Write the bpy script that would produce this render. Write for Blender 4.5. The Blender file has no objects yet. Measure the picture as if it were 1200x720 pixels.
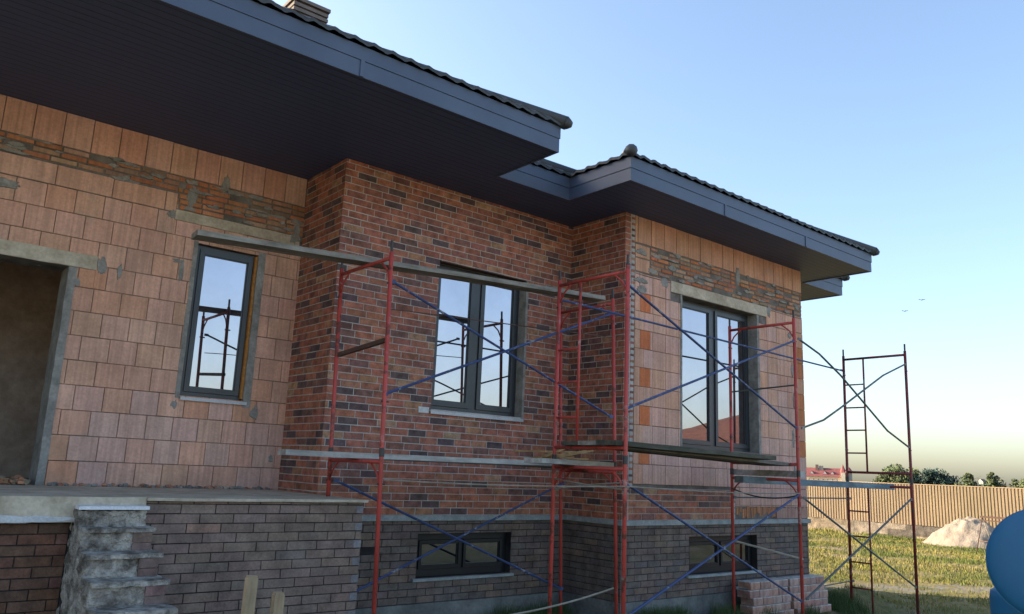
import bpy, math, random
import numpy as np
from mathutils import Vector, Matrix, noise as mnoise
rnd = random.Random(7)
S = bpy.context.scene
COL = S.collection
R = math.radians

# ------------------------------------------------------------------ helpers
class MB:
    """collects quads/tris, linked as ONE mesh object; per-face tint colour"""
    def __init__(s): s.v=[]; s.f=[]; s.t=[]; s.m=[]
    def face(s, pts, tint=(1,1,1), mi=0):
        n=len(s.v); s.v.extend([tuple(p) for p in pts]); s.f.append(tuple(range(n,n+len(pts)))); s.t.append(tint); s.m.append(mi)
    def box(s, x0,x1,y0,y1,z0,z1, tint=(1,1,1), mi=0, rot=None, loc=None, skip=()):
        n=len(s.v)
        P=[(x0,y0,z0),(x1,y0,z0),(x1,y1,z0),(x0,y1,z0),(x0,y0,z1),(x1,y0,z1),(x1,y1,z1),(x0,y1,z1)]
        if rot is not None: P=[tuple(rot@Vector(p)) for p in P]
        if loc is not None: P=[(p[0]+loc[0],p[1]+loc[1],p[2]+loc[2]) for p in P]
        s.v.extend(P)
        for i,q in enumerate([(0,3,2,1),(4,5,6,7),(0,1,5,4),(1,2,6,5),(2,3,7,6),(3,0,4,7)]):
            if i in skip: continue
            s.f.append(tuple(n+k for k in q)); s.t.append(tint); s.m.append(mi)
    def tube(s, pts, r, seg=8, tint=(1,1,1), caps=True, r1=None):
        pts=[Vector(p) for p in pts]; n0=len(s.v)
        for i,p in enumerate(pts):
            if i==0: d=pts[1]-pts[0]
            elif i==len(pts)-1: d=pts[-1]-pts[-2]
            else: d=(pts[i+1]-pts[i-1])
            d.normalize()
            a=Vector((0,0,1)) if abs(d.z)<.9 else Vector((1,0,0))
            u=d.cross(a).normalized(); w=d.cross(u)
            rr=r if r1 is None else r+(r1-r)*i/(len(pts)-1)
            for k in range(seg):
                t=2*math.pi*k/seg; q=p+u*(math.cos(t)*rr)+w*(math.sin(t)*rr); s.v.append(tuple(q))
        for i in range(len(pts)-1):
            for k in range(seg):
                a=n0+i*seg+k; b=n0+i*seg+(k+1)%seg
                s.f.append((a,b,b+seg,a+seg)); s.t.append(tint); s.m.append(0)
        if caps:
            s.f.append(tuple(n0+k for k in range(seg))[::-1]); s.t.append(tint); s.m.append(0)
            e=n0+(len(pts)-1)*seg
            s.f.append(tuple(e+k for k in range(seg))); s.t.append(tint); s.m.append(0)
    def grid(s, fn, nu, nv, tint=(1,1,1)):
        n0=len(s.v)
        for j in range(nv+1):
            for i in range(nu+1): s.v.append(tuple(fn(i/nu,j/nv)))
        for j in range(nv):
            for i in range(nu):
                a=n0+j*(nu+1)+i; s.f.append((a,a+1,a+nu+2,a+nu+1)); s.t.append(tint); s.m.append(0)
    def build(s, name, mat, parent=None, smooth=False, origin=None):
        me=bpy.data.meshes.new(name)
        vs=s.v
        if origin is not None: vs=[(p[0]-origin[0],p[1]-origin[1],p[2]-origin[2]) for p in vs]
        me.from_pydata(vs,[],s.f)
        at=me.attributes.new('tint','FLOAT_COLOR','FACE')
        arr=np.ones((len(s.f),4),np.float32); arr[:,:3]=np.array(s.t,np.float32) if s.t else 1
        at.data.foreach_set('color',arr.ravel())
        for m in (mat if isinstance(mat,(list,tuple)) else [mat]): me.materials.append(m)
        if len(me.materials)>1: me.polygons.foreach_set('material_index',s.m)
        if smooth: me.polygons.foreach_set('use_smooth',[True]*len(me.polygons))
        me.update()
        o=bpy.data.objects.new(name,me); COL.objects.link(o)
        if origin is not None: o.location=origin
        if parent is not None: o.parent=parent
        return o
def tag(o,label=None,cat=None,group=None,kind=None):
    if label: o['label']=label
    if cat: o['category']=cat
    if group: o['group']=group
    if kind: o['kind']=kind
    return o
def empty(name,label,cat,group=None):
    o=bpy.data.objects.new(name,None); COL.objects.link(o); return tag(o,label,cat,group)
def place(root,loc):
    """set the Empty at the thing's base while its parts (built in world space) stay put"""
    root.location=loc
    for c in [o for o in bpy.data.objects if o.parent==root]:
        c.location=Vector(c.location)-Vector(loc)

def submit(rects, hole):
    out=[]; hx0,hx1,hz0,hz1=hole
    for (x0,x1,z0,z1) in rects:
        if x1<=hx0 or x0>=hx1 or z1<=hz0 or z0>=hz1: out.append((x0,x1,z0,z1)); continue
        if x0<hx0: out.append((x0,hx0,z0,z1))
        if x1>hx1: out.append((hx1,x1,z0,z1))
        a=max(x0,hx0); b=min(x1,hx1)
        if z0<hz0: out.append((a,b,z0,hz0))
        if z1>hz1: out.append((a,b,hz1,z1))
    return out
def cut(rects, holes):
    for h in holes: rects=submit(rects,h)
    return rects

# ------------------------------------------------------------------ materials
class NT:
    def __init__(s,name):
        m=bpy.data.materials.new(name); m.use_nodes=True; s.m=m; s.n=m.node_tree.nodes; s.l=m.node_tree.links
        s.b=s.n['Principled BSDF']; s.co=s.n.new('ShaderNodeTexCoord').outputs['Object']
    def link(s,a,b): s.l.new(a,b)
    def mapping(s,scale,src=None):
        mp=s.n.new('ShaderNodeMapping'); mp.inputs['Scale'].default_value=scale; s.link(src or s.co,mp.inputs['Vector']); return mp.outputs[0]
    def noise(s,scale,detail=4,rough=.55,vec=None,dist=0):
        t=s.n.new('ShaderNodeTexNoise'); t.inputs['Scale'].default_value=scale; t.inputs['Detail'].default_value=detail
        t.inputs['Roughness'].default_value=rough; t.inputs['Distortion'].default_value=dist
        s.link(vec or s.co,t.inputs['Vector']); return t.outputs['Fac']
    def ramp(s,src,stops,interp='LINEAR'):
        r=s.n.new('ShaderNodeValToRGB'); r.color_ramp.interpolation=interp
        el=r.color_ramp.elements
        while len(el)<len(stops): el.new(.5)
        for e,(p,c) in zip(el,stops): e.position=p; e.color=(c,c,c,1) if not hasattr(c,'__len__') else (*c,1)
        s.link(src,r.inputs[0]); return r.outputs[0]
    def mix(s,a,b,fac,mode='MIX'):
        m=s.n.new('ShaderNodeMix'); m.data_type='RGBA'; m.blend_type=mode
        for k,x in ((6,a),(7,b)):
            if hasattr(x,'default_value') or hasattr(x,'links'): s.link(x,m.inputs[k])
            else: m.inputs[k].default_value=(*x,1) if hasattr(x,'__len__') else (x,x,x,1)
        if isinstance(fac,(int,float)): m.inputs[0].default_value=fac
        else: s.link(fac,m.inputs[0])
        return m.outputs[2]
    def attr(s,name='tint'):
        a=s.n.new('ShaderNodeAttribute'); a.attribute_name=name; return a.outputs['Color']
    def bump(s,h,strength=.3,dist=.01):
        b=s.n.new('ShaderNodeBump'); b.inputs['Strength'].default_value=strength; b.inputs['Distance'].default_value=dist
        s.link(h,b.inputs['Height']); s.link(b.outputs[0],s.b.inputs['Normal'])
    def out(s,color=None,rough=.8,spec=.3,metal=0):
        if color is not None:
            if hasattr(color,'links'): s.link(color,s.b.inputs['Base Color'])
            else: s.b.inputs['Base Color'].default_value=(*color,1)
        if hasattr(rough,'links'): s.link(rough,s.b.inputs['Roughness'])
        else: s.b.inputs['Roughness'].default_value=rough
        s.b.inputs['Specular IOR Level'].default_value=spec; s.b.inputs['Metallic'].default_value=metal
        return s.m

def m_tint(name,rough=.85,var=(.72,1.25),scale=9,fine=70,bump=.25,spec=.25,bd=.004):
    t=NT(name); a=t.attr(); n=t.noise(scale,5,.6); r=t.ramp(n,[(.3,var[0]),(.7,var[1])])
    c=t.mix(a,r,1,'MULTIPLY'); n2=t.noise(fine,3,.6); r2=t.ramp(n2,[(.3,.8),(.7,1.18)])
    c=t.mix(c,r2,1,'MULTIPLY'); t.bump(n2,bump,bd); return t.out(c,rough,spec)
def m_plain(name,c1,c2,scale=5,rough=.8,bump=.2,fine=60,spec=.3,bd=.004,metal=0,lo=.35,hi=.65):
    t=NT(name); n=t.noise(scale,6,.6); c=t.ramp(n,[(lo,c1),(hi,c2)]); n2=t.noise(fine,3,.6)
    r2=t.ramp(n2,[(.3,.85),(.7,1.12)]); c=t.mix(c,r2,1,'MULTIPLY'); t.bump(n2,bump,bd); return t.out(c,rough,spec,metal)

def m_block():
    t=NT('ceramic_block_clay'); a=t.attr()
    st=t.noise(1,3,.6,t.mapping((26,26,.8))); rs=t.ramp(st,[(.35,.86),(.65,1.12)])
    c=t.mix(a,rs,1,'MULTIPLY')
    n=t.noise(2.2,6,.65); r=t.ramp(n,[(.32,.82),(.7,1.13)]); c=t.mix(c,r,1,'MULTIPLY')
    # pale mortar dust patches
    n3=t.noise(1.7,8,.7,dist=.4); m3=t.ramp(n3,[(.60,0.),(.74,.55)]); c=t.mix(c,(.34,.30,.26),m3)
    n2=t.noise(45,3,.6); m2=t.ramp(n2,[(.3,.88),(.7,1.1)]); c=t.mix(c,m2,1,'MULTIPLY')
    t.bump(st,.35,.006); return t.out(c,.9,.2)
M={}
M['block']=m_block()
M['clinker']=m_tint('clinker_tile',.7,(.52,1.35),10,60,.35,.3)
M['plinth']=m_tint('dark_clinker_tile',.75,(.66,1.32),6,50,.5,.3)
M['mortar']=m_plain('pale_mortar',(.36,.34,.32),(.48,.46,.43),3,.95,.2)
M['mortar_dark']=m_plain('dark_mortar',(.022,.021,.022),(.045,.042,.042),4,.95,.4)
M['mortar_block']=m_plain('grey_bed_mortar',(.10,.085,.075),(.22,.20,.18),4,.95,.5)
M['concrete']=m_plain('concrete',(.36,.305,.225),(.56,.49,.385),4,.9,.5,30,bd=.006)
M['concrete_dark']=m_plain('weathered_concrete',(.10,.105,.105),(.20,.205,.20),3,.9,.5,25,bd=.008)
M['plaster']=m_plain('grey_plaster',(.19,.185,.17),(.33,.32,.295),6,.9,.8,30,bd=.012)
M['rough']=m_plain('rough_mortar_stone',(.12,.105,.09),(.46,.425,.375),8,.95,1,30,bd=.04,lo=.38,hi=.62)
M['white']=m_plain('white_foam_board',(.62,.64,.68),(.75,.77,.8),4,.7,.1)
M['whitepatch']=m_plain('white_paint_patch',(.45,.47,.48),(.6,.62,.63),6,.8,.3)
M['foam']=m_plain('orange_mounting_foam',(.32,.13,.03),(.45,.21,.06),18,.9,.8,40,bd=.01)
M['void']=m_plain('inner_wall_plaster',(.34,.26,.20),(.46,.36,.29),3,.95,.8,14,bd=.02)
M['ledge']=m_plain('blue_grey_sill',(.22,.25,.26),(.34,.37,.38),8,.7,.4,40)
M['frame']=m_plain('anthracite_window_frame',(.028,.033,.040),(.036,.042,.05),2,.38,.03,spec=.5)
M['framedark']=m_plain('black_window_frame',(.010,.011,.013),(.014,.015,.018),2,.45,.03,spec=.3)
M['metal']=m_plain('thin_metal_sill',(.32,.33,.36),(.42,.43,.46),6,.4,.1,metal=.4)
def m_dark_metal(name,c,rough=.45):
    t=NT(name); n=t.noise(1.5,4); col=t.ramp(n,[(.3,tuple(k*.85 for k in c)),(.7,tuple(k*1.15 for k in c))])
    n2=t.noise(120,2); t.bump(n2,.06,.002); return t.out(col,rough,.45)
M['fascia']=m_dark_metal('graphite_fascia_metal',(.066,.092,.148),.5)
M['tile']=m_dark_metal('graphite_roof_tile',(.045,.050,.055),.6)
def m_soffit():
    t=NT('graphite_soffit_boards'); w=t.n.new('ShaderNodeTexWave'); w.wave_type='BANDS'; w.bands_direction='Y'; w.wave_profile='SAW'
    w.inputs['Scale'].default_value=1/.1/ (20/ (2*math.pi)) *1.0
    t.link(t.co,w.inputs['Vector']); r=t.ramp(w.outputs['Fac'],[(0.,.25),(.10,1.),(.90,1.),(1.,.25)])
    n=t.noise(.9,4); c=t.ramp(n,[(.3,(.050,.074,.160)),(.7,(.058,.086,.185))]); c=t.mix(c,r,1,'MULTIPLY')
    t.bump(r,.7,.006); return t.out(c,.55,.4)
M['soffit']=m_soffit()
def m_glass():
    t=NT('mirror_window_glass'); n=t.noise(1.3,2); 
    b=t.n.new('ShaderNodeBump'); b.inputs['Strength'].default_value=.035; b.inputs['Distance'].default_value=.012; t.link(n,b.inputs['Height'])
    g=t.n.new('ShaderNodeBsdfGlossy'); g.inputs['Color'].default_value=(.40,.375,.415,1); g.inputs['Roughness'].default_value=.004
    t.link(b.outputs[0],g.inputs['Normal'])
    t.out((.010,.013,.016),.15,.5); mx=t.n.new('ShaderNodeMixShader'); dn=t.noise(2.5,6,.7); dr_=t.ramp(dn,[(.35,.84),(.7,.74)]); t.link(dr_,mx.inputs[0])
    t.link(t.b.outputs[0],mx.inputs[1]); t.link(g.outputs[0],mx.inputs[2]); t.link(mx.outputs[0],t.n['Material Output'].inputs[0]); return t.m
M['glass']=m_glass()
def m_paint(name,base,worn,amt=.60,rough=.5,sc=9):
    t=NT(name); n=t.noise(sc,8,.72); mk=t.ramp(n,[(amt,0.),(amt+.05,1.)])
    n1=t.noise(2.5,3); c=t.ramp(n1,[(.3,tuple(k*.75 for k in base)),(.7,tuple(min(1,k*1.2) for k in base))])
    c=t.mix(c,worn,mk); n3=t.noise(4,8,.75); mk3=t.ramp(n3,[(.60,0.),(.68,.75)]); c=t.mix(c,(.40,.36,.33),mk3)
    t.bump(n,.25,.003); return t.out(c,rough,.4)
M['red']=m_paint('red_scaffold_paint',(.46,.064,.050),(.17,.045,.035),.55,.5,5)
M['redold']=m_paint('old_dark_red_scaffold_paint',(.20,.028,.028),(.07,.05,.045),.56)
M['rust']=m_paint('rusty_steel',(.09,.05,.038),(.16,.08,.05),.6,.8)
M['blue']=m_paint('blue_brace_paint',(.032,.060,.17),(.26,.27,.29),.58)
M['greysteel']=m_paint('grey_steel_brace',(.085,.10,.10),(.18,.15,.12),.62)
M['socket']=m_paint('dull_steel_socket',(.05,.045,.045),(.10,.06,.05),.6)
def m_wood(name,c1,c2,ax=(1.2,14,14),sc=1):
    t=NT(name); n=t.noise(sc,6,.65,t.mapping(ax)); c=t.ramp(n,[(.3,c1),(.7,c2)]); n2=t.noise(3,6,.7); r=t.ramp(n2,[(.35,.7),(.65,1.2)])
    c=t.mix(c,r,1,'MULTIPLY'); t.bump(n,.5,.006); return t.out(c,.85,.2)
M['wood']=m_wood('weathered_grey_plank',(.14,.125,.105),(.33,.31,.27))
M['woodlight']=m_wood('pale_weathered_plank',(.25,.245,.235),(.52,.51,.48))
M['wooddark']=m_wood('dark_mossy_plank',(.045,.048,.035),(.13,.12,.095))
M['woodnew']=m_wood('fresh_wood_offcut',(.30,.17,.07),(.48,.30,.14),(5,5,5))
M['stake']=m_wood('pale_wooden_stake',(.26,.20,.13),(.42,.34,.23),(14,14,1.2))
M['bluewood']=m_wood('blue_grey_painted_plank',(.10,.16,.20),(.22,.28,.32))
M['cord']=m_plain('grey_cord',(.20,.175,.14),(.30,.27,.22),8,.8,.1)
M['cable']=m_plain('dark_cable',(.03,.035,.03),(.06,.065,.055),8,.6,.1)
M['pvc']=m_plain('pale_plastic_pipe',(.42,.40,.34),(.55,.52,.45),8,.5,.1)
def m_drum():
    t=NT('blue_drum_paint'); n=t.noise(3,6,.6,t.mapping((1,1,.3))); c=t.ramp(n,[(.3,(.010,.095,.21)),(.7,(.016,.125,.27))])
    n2=t.noise(30,6,.7); mk=t.ramp(n2,[(.66,0.),(.74,.35)]); c=t.mix(c,(.12,.22,.33),mk); t.bump(n2,.08,.003); return t.out(c,.55,.3)
M['drum']=m_drum()
M['fence']=None
def m_fence():
    t=NT('tan_profiled_sheet'); a=t.attr(); n=t.noise(.8,4); r=t.ramp(n,[(.3,.85),(.7,1.12)]); c=t.mix(a,r,1,'MULTIPLY')
    return t.out(c,.55,.3)
M['fence']=m_fence()
M['stone']=m_tint('rubble_stone',.9,(.6,1.3),5,25,.8,.2,.02)
def m_sand():
    t=NT('pale_sand'); n=t.noise(3,7,.65); c=t.ramp(n,[(.3,(.20,.17,.14)),(.7,(.33,.29,.24))]); n2=t.noise(16,6,.7); t.bump(n2,.9,.05); return t.out(c,.95,.1)
M['sand']=m_sand()
M['leaf']=m_tint('tree_leaves',.8,(.6,1.4),.3,4,.1,.2)
M['bark']=m_plain('bark',(.05,.04,.03),(.10,.08,.06),8)
M['flat']=m_tint('painted_masonry',.85,(.85,1.12),.4,3,.1,.2)
M['grass']=None
def m_grass():
    t=NT('grass_blades'); a=t.attr(); t.out(a,.75,.15); 
    t.b.inputs['Subsurface Weight'].default_value=0
    return t.m
M['grass']=m_grass()
def m_ground():
    t=NT('ground_soil_and_grass')
    n=t.noise(.35,8,.65); c=t.ramp(n,[(.35,(.10,.115,.04)),(.5,(.17,.15,.06)),(.65,(.23,.19,.10))])
    n2=t.noise(9,6,.7); r=t.ramp(n2,[(.3,.65),(.7,1.3)]); c=t.mix(c,r,1,'MULTIPLY')
    # worn gravel track: distance from a line in the ground plane, broken up with noise
    sp=t.n.new('ShaderNodeSeparateXYZ'); t.link(t.co,sp.inputs[0])
    def math_(op,a,b=None,c_=None):
        m=t.n.new('ShaderNodeMath'); m.operation=op
        for i,x in enumerate((a,b,c_)):
            if x is None: continue
            if isinstance(x,(int,float)): m.inputs[i].default_value=x
            else: t.link(x,m.inputs[i])
        return m.outputs[0]
    lx=math_('MULTIPLY',sp.outputs[0],.50); ly=math_('MULTIPLY',sp.outputs[1],.866)
    dline=math_('ADD',lx,ly); dline=math_('SUBTRACT',dline,5.05)
    wob=t.noise(.7,5,.7); wob=math_('MULTIPLY_ADD',wob,2.4,-1.2); dd=math_('ABSOLUTE',math_('ADD',dline,wob))
    mk=t.ramp(dd,[(.50,1.),(.75,0.)])
    n4=t.noise(14,6,.8); pc=t.ramp(n4,[(.3,(.12,.115,.10)),(.7,(.26,.25,.225))])
    gaps=t.ramp(t.noise(2.2,5,.7),[(.42,0.),(.56,1.)]); mk=t.mix(mk,gaps,1,'MULTIPLY')
    c=t.mix(c,pc,mk)
    dirt=t.ramp(t.noise(.5,6,.7),[(.56,0.),(.64,.8)]); c=t.mix(c,(.24,.19,.13),dirt); yb=math_('MULTIPLY_ADD',sp.outputs[1],-.25,-2.3); c=t.mix(c,(.46,.40,.31),t.ramp(yb,[(.0,0.),(1.,.9)]))  # unseen ground behind the camera made paler to bounce fill light onto the facade
    t.bump(n2,.8,.04); return t.out(c,.95,.1)
M['ground']=m_ground()
def m_rtile():
    return m_plain('far_red_roof',(.16,.055,.05),(.22,.08,.065),1,.8,.1,6)
M['redroof']=m_rtile()

# ------------------------------------------------------------------ calibrated layout (metres)
CAM=Vector((-7.62,-6.99,1.738)); YAW,PIT,ROL=R(39.292),R(11.513),R(2.465)
ZS=5.19; ZST=1.18; ZT=1.39; XL=-3.62; XB=4.29; Y2=1.023; Y1=2.046; YE=-.87; GZ=-.2

# ------------------------------------------------------------------ brick patterns
def course_bricks(mb, box, z0, course, length, joint, holes, tintf, mp, proud, stagger=None, chamfer=.002, jit=.0):
    """box=(u0,u1,z_lo,z_hi); mp(u,z,depth)->xyz, depth>0 = towards the viewer"""
    u0,u1,zl,zh=box; k=int(math.floor((zl-z0)/course)); z=z0+k*course
    while z<zh-1e-4:
        off=(stagger(k) if stagger else (0 if k%2 else length/2))
        u=u0-length*2+off-((u0)%length if False else 0)
        while u<u1:
            r=[(max(u+joint/2,u0),min(u+length-joint/2,u1),max(z+joint/2,zl),min(z+course-joint/2,zh))]
            tint=tintf(u,z,k)
            if r[0][1]-r[0][0]>.012 and r[0][3]-r[0][2]>.012 and tint is not None:
                for (a,b,c,d) in cut(r,holes):
                    if b-a<.012 or d-c<.012: continue
                    pr=proud+rnd.uniform(-jit,jit); h=chamfer
                    if jit: 
                        c+=rnd.uniform(-.0015,.0015); d+=rnd.uniform(-.0015,.0015)
                    B=[(a,c),(b,c),(b,d),(a,d)]; F=[(a+h,c+h),(b-h,c+h),(b-h,d-h),(a+h,d-h)]
                    mb.face([mp(x,y,pr) for x,y in F],tint)
                    for i in range(4):
                        j=(i+1)%4; mb.face([mp(*B[i],pr-h*1.5),mp(*B[j],pr-h*1.5),mp(*F[j],pr),mp(*F[i],pr)],tint)
                        mb.face([mp(*B[i],-.004),mp(*B[j],-.004),mp(*B[j],pr-h*1.5),mp(*B[i],pr-h*1.5)],tint)
            u+=length
        z+=course; k+=1
def front(y): return lambda u,z,d:(u,y-d,z)
def side(x): return lambda u,z,d:(x-d,-u,z)          # u runs from the inner corner (y high) to the near one (y low): u=-y
def vary(c,s=.12):
    f=1+rnd.uniform(-s,s); return tuple(max(0,k*f*(1+rnd.uniform(-s*.4,s*.4))) for k in c)
CL=[((.37,.14,.088),5),((.33,.125,.082),4),((.27,.108,.08),3),((.115,.074,.074),2),((.36,.17,.10),1.8),((.38,.22,.135),.6),((.195,.095,.08),2.6)]
def clinker_tint(u,z,k):
    t=rnd.uniform(0,sum(w for _,w in CL))
    for c,w in CL:
        t-=w
        if t<0: return vary(c)
PL=[((.145,.112,.100),5),((.160,.122,.106),4),((.175,.125,.10),1.6),((.125,.104,.098),3)]
def plinth_tint(u,z,k):
    t=rnd.uniform(0,sum(w for _,w in PL))
    for c,w in PL:
        t-=w
        if t<0: return vary(c,.1)
def terrace_tint(u,z,k):
    c=vary((.145,.113,.098),.09) if rnd.random()<.85 else plinth_tint(u,z,k); f=1.25
    return tuple(q*f*w for q,w in zip(c,(1.08,1.0,.95)))
def block_tint(u,z,k):
    c=rnd.choice([(.60,.345,.25),(.61,.355,.255),(.59,.345,.26),(.62,.37,.275),(.60,.335,.23),(.60,.36,.28)])
    return vary(c,.06)

# ================================================================== HOUSE
house=empty('brick_house','unfinished single-storey house of clay blocks and clinker brick under a graphite roof','house')
def wall_body(name,y,x0,x1,z0,z1,holes,depth,mat,back=.35):
    mb=MB()
    for (a,b,c,d) in cut([(x0,x1,z0,z1)],holes):
        mb.face([(a,y,c),(b,y,c),(b,y,d),(a,y,d)])
        mb.face([(a,y+back,c),(a,y+back,d),(b,y+back,d),(b,y+back,c)])
    mb.face([(x0,y,z0),(x0,y,z1),(x0,y+back,z1),(x0,y+back,z0)]); mb.face([(x1,y,z0),(x1,y+back,z0),(x1,y+back,z1),(x1,y,z1)])
    for (a,b,c,d) in holes:
        mb.face([(a,y,c),(a,y,d),(a,y+back,d),(a,y+back,c)]); mb.face([(b,y,c),(b,y+back,c),(b,y+back,d),(b,y,d)])
        mb.face([(a,y,c),(a,y+back,c),(b,y+back,c),(b,y,c)]); mb.face([(a,y,d),(b,y,d),(b,y+back,d),(a,y+back,d)])
    return mb
W1=(-4.85,-4.14,2.38,4.10); W2=(-2.25,-.83,2.41,4.24); W3=(1.17,2.99,2.14,4.25)
BW2=(-2.32,-.92,.48,.97); BW3=(1.32,2.90,.47,.96); DOOR=(-8.2,-6.09,1.39,3.585)

# --- P1: left block wall
w=wall_body('block_wall',Y1,-14,XL,ZT-.3,ZS+.02,[W1,DOOR],.3,M['mortar_block'])
P1=w.build('block_wall',M['mortar_block'],house)
mb=MB(); lint_door=(-8.6,-5.85,3.585,3.735); lint_w1=(-5.14,-3.66,4.31,4.43)
hl=[W1,DOOR,lint_door,lint_w1]
def p1_tint(u,z,k):
    c=block_tint(u,z,k)
    if -4.9<u+.13<-3.95 and 2.05<z<2.3: c=vary((.55,.30,.20),.05)
    if u+.27>-5.95 and u<-6.0 and k%2==0 and z<3.4: c=vary((.58,.30,.19),.05)
    if z<2.2 and rnd.random()<.3: c=vary((.58,.37,.305),.04)
    return c
def sgP1(k): return {0:.14,1:.0}[k%2]+.012*((k*7)%5)
course_bricks(mb,(-14,XL,ZT,3.89),ZT,.25,.2705,.006,hl,p1_tint,front(Y1),.012,sgP1,.003,.0015)
course_bricks(mb,(-14,-5.14,3.89,4.62),ZT,.25,.2705,.006,hl+[(-14,-3,4.39,4.62)],p1_tint,front(Y1),.012,sgP1,.003,.0015)
course_bricks(mb,(-14,-5.14,4.395,4.615),4.395,.22,.54,.007,hl,p1_tint,front(Y1),.012,lambda k:.1,.003,.0015)
course_bricks(mb,(-5.14,XL,3.89,4.31),ZT,.25,.2705,.006,hl,p1_tint,front(Y1),.012,sgP1,.003,.0015)
course_bricks(mb,(-14,XL,4.825,ZS),4.825,.4,.2705,.008,hl,p1_tint,front(Y1),.012,lambda k:.09,.003,.002)
RB=[(.40,.17,.09),(.45,.20,.10),(.36,.20,.13),(.42,.26,.17),(.30,.20,.14),(.47,.17,.08)]
def redbrick_tint(u,z,k): 
    return None if rnd.random()<.06 else vary(rnd.choice(RB),.15)
course_bricks(mb,(-14,-5.14,4.63,4.815),4.63,.064,.255,.016,hl,redbrick_tint,front(Y1),.010,lambda k:rnd.uniform(0,.25),.004,.004)
course_bricks(mb,(-5.14,XL,4.435,4.815),4.435,.0645,.255,.016,hl,redbrick_tint,front(Y1),.010,lambda k:rnd.uniform(0,.25),.004,.004)
course_bricks(mb,(-8.6,-5.9,3.745,3.885),3.745,.075,.25,.014,hl,redbrick_tint,front(Y1),.013,lambda k:.07,.004,.002) if 0 else None
mb.build('block_facing',M['block'],P1)
# lintels
def rough_box(x0,x1,y0,y1,z0,z1,n=(12,3,4),amp=.006,sc=6,tint=(1,1,1)):
    mb=MB()
    def disp(p):
        v=Vector(p); o=mnoise.noise_vector(v*sc); return tuple(v+o*amp)
    nx,ny,nz=n
    mb.grid(lambda a,b:disp((x0+(x1-x0)*a,y0,z0+(z1-z0)*b)),nx,nz)
    mb.grid(lambda a,b:disp((x1+(x0-x1)*a,y1,z0+(z1-z0)*b)),nx,nz)
    mb.grid(lambda a,b:disp((x0,y1+(y0-y1)*a,z0+(z1-z0)*b)),ny,nz)
    mb.grid(lambda a,b:disp((x1,y0+(y1-y0)*a,z0+(z1-z0)*b)),ny,nz)
    mb.grid(lambda a,b:disp((x0+(x1-x0)*a,y0+(y1-y0)*b,z1)),nx,ny)
    mb.grid(lambda a,b:disp((x0+(x1-x0)*a,y1+(y0-y1)*b,z0)),nx,ny)
    return mb
rough_box(-8.6,-5.85,Y1-.022,Y1+.3,3.588,3.735,(40,4,5)).build('lintel',M['concrete'],P1)
rough_box(-5.14,-3.66,Y1-.022,Y1+.3,4.312,4.43,(30,4,5)).build('lintel',M['concrete'],P1)
# smeared mortar patches (irregular thin blobs)
def blob(cx,cz,rx,rz,mp,seed,th=.02,n=40):
    mb=MB(); c=mp(cx,cz,th); ring=[];rim=[]
    for i in range(n):
        t=2*math.pi*i/n; k=1+.45*mnoise.noise(Vector((math.cos(t)*1.6+seed,math.sin(t)*1.6,seed*1.7)))+rnd.uniform(-.16,.16)
        ring.append(mp(cx+rx*.8*k*math.cos(t),cz+rz*.8*k*math.sin(t),th)); rim.append(mp(cx+rx*k*math.cos(t),cz+rz*k*math.sin(t),.001))
    for i in range(n):
        j=(i+1)%n; mb.face([c,ring[i],ring[j]]); mb.face([ring[i],rim[i],rim[j],ring[j]])
    return mb
def blobs(lst,mp,mat,parent,name='mortar_patch'):
    for i,(cx,cz,rx,rz) in enumerate(lst): blob(cx,cz,rx,rz,mp,i*3.7+cx,.016+.004*(i%3)).build(name,mat,parent)
blobs([(-5.14,4.37,.10,.06),(-5.80,3.64,.05,.10),(-5.62,3.62,.025,.09),(-4.98,4.62,.07,.12),(-4.62,4.86,.05,.12),(-6.75,4.3,.14,.05),
       (-5.05,3.85,.08,.03),(-5.0,3.75,.03,.12),(-3.72,4.4,.08,.09),(-3.7,4.52,.05,.1),
       (-6.0,3.43,.03,.05),(-4.0,2.25,.05,.08),(-4.9,2.28,.04,.05),(-3.75,1.75,.03,.05)],front(Y1),M['plaster'],P1)
# plaster reveal bands: door jamb and the window edges
def bandbox(name,x0,x1,y0,y1,z0,z1,mat,parent,n=(3,4,24),amp=.006): 
    return rough_box(x0,x1,y0,y1,z0,z1,n,amp,7).build(name,mat,parent)
bandbox('jamb',-6.095,-6.02,Y1-.018,Y1+.36,ZT,3.585,M['plaster'],P1)
bandbox('jamb',-4.90,-4.852,Y1-.017,Y1+.05,2.35,4.12,M['plaster'],P1)
bandbox('jamb',-4.145,-4.06,Y1-.017,Y1+.33,2.30,4.14,M['plaster'],P1)
bandbox('foam_seam',-4.175,-4.147,Y1+.005,Y1+.1,2.40,4.08,M['foam'],P1,amp=.005)

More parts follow.
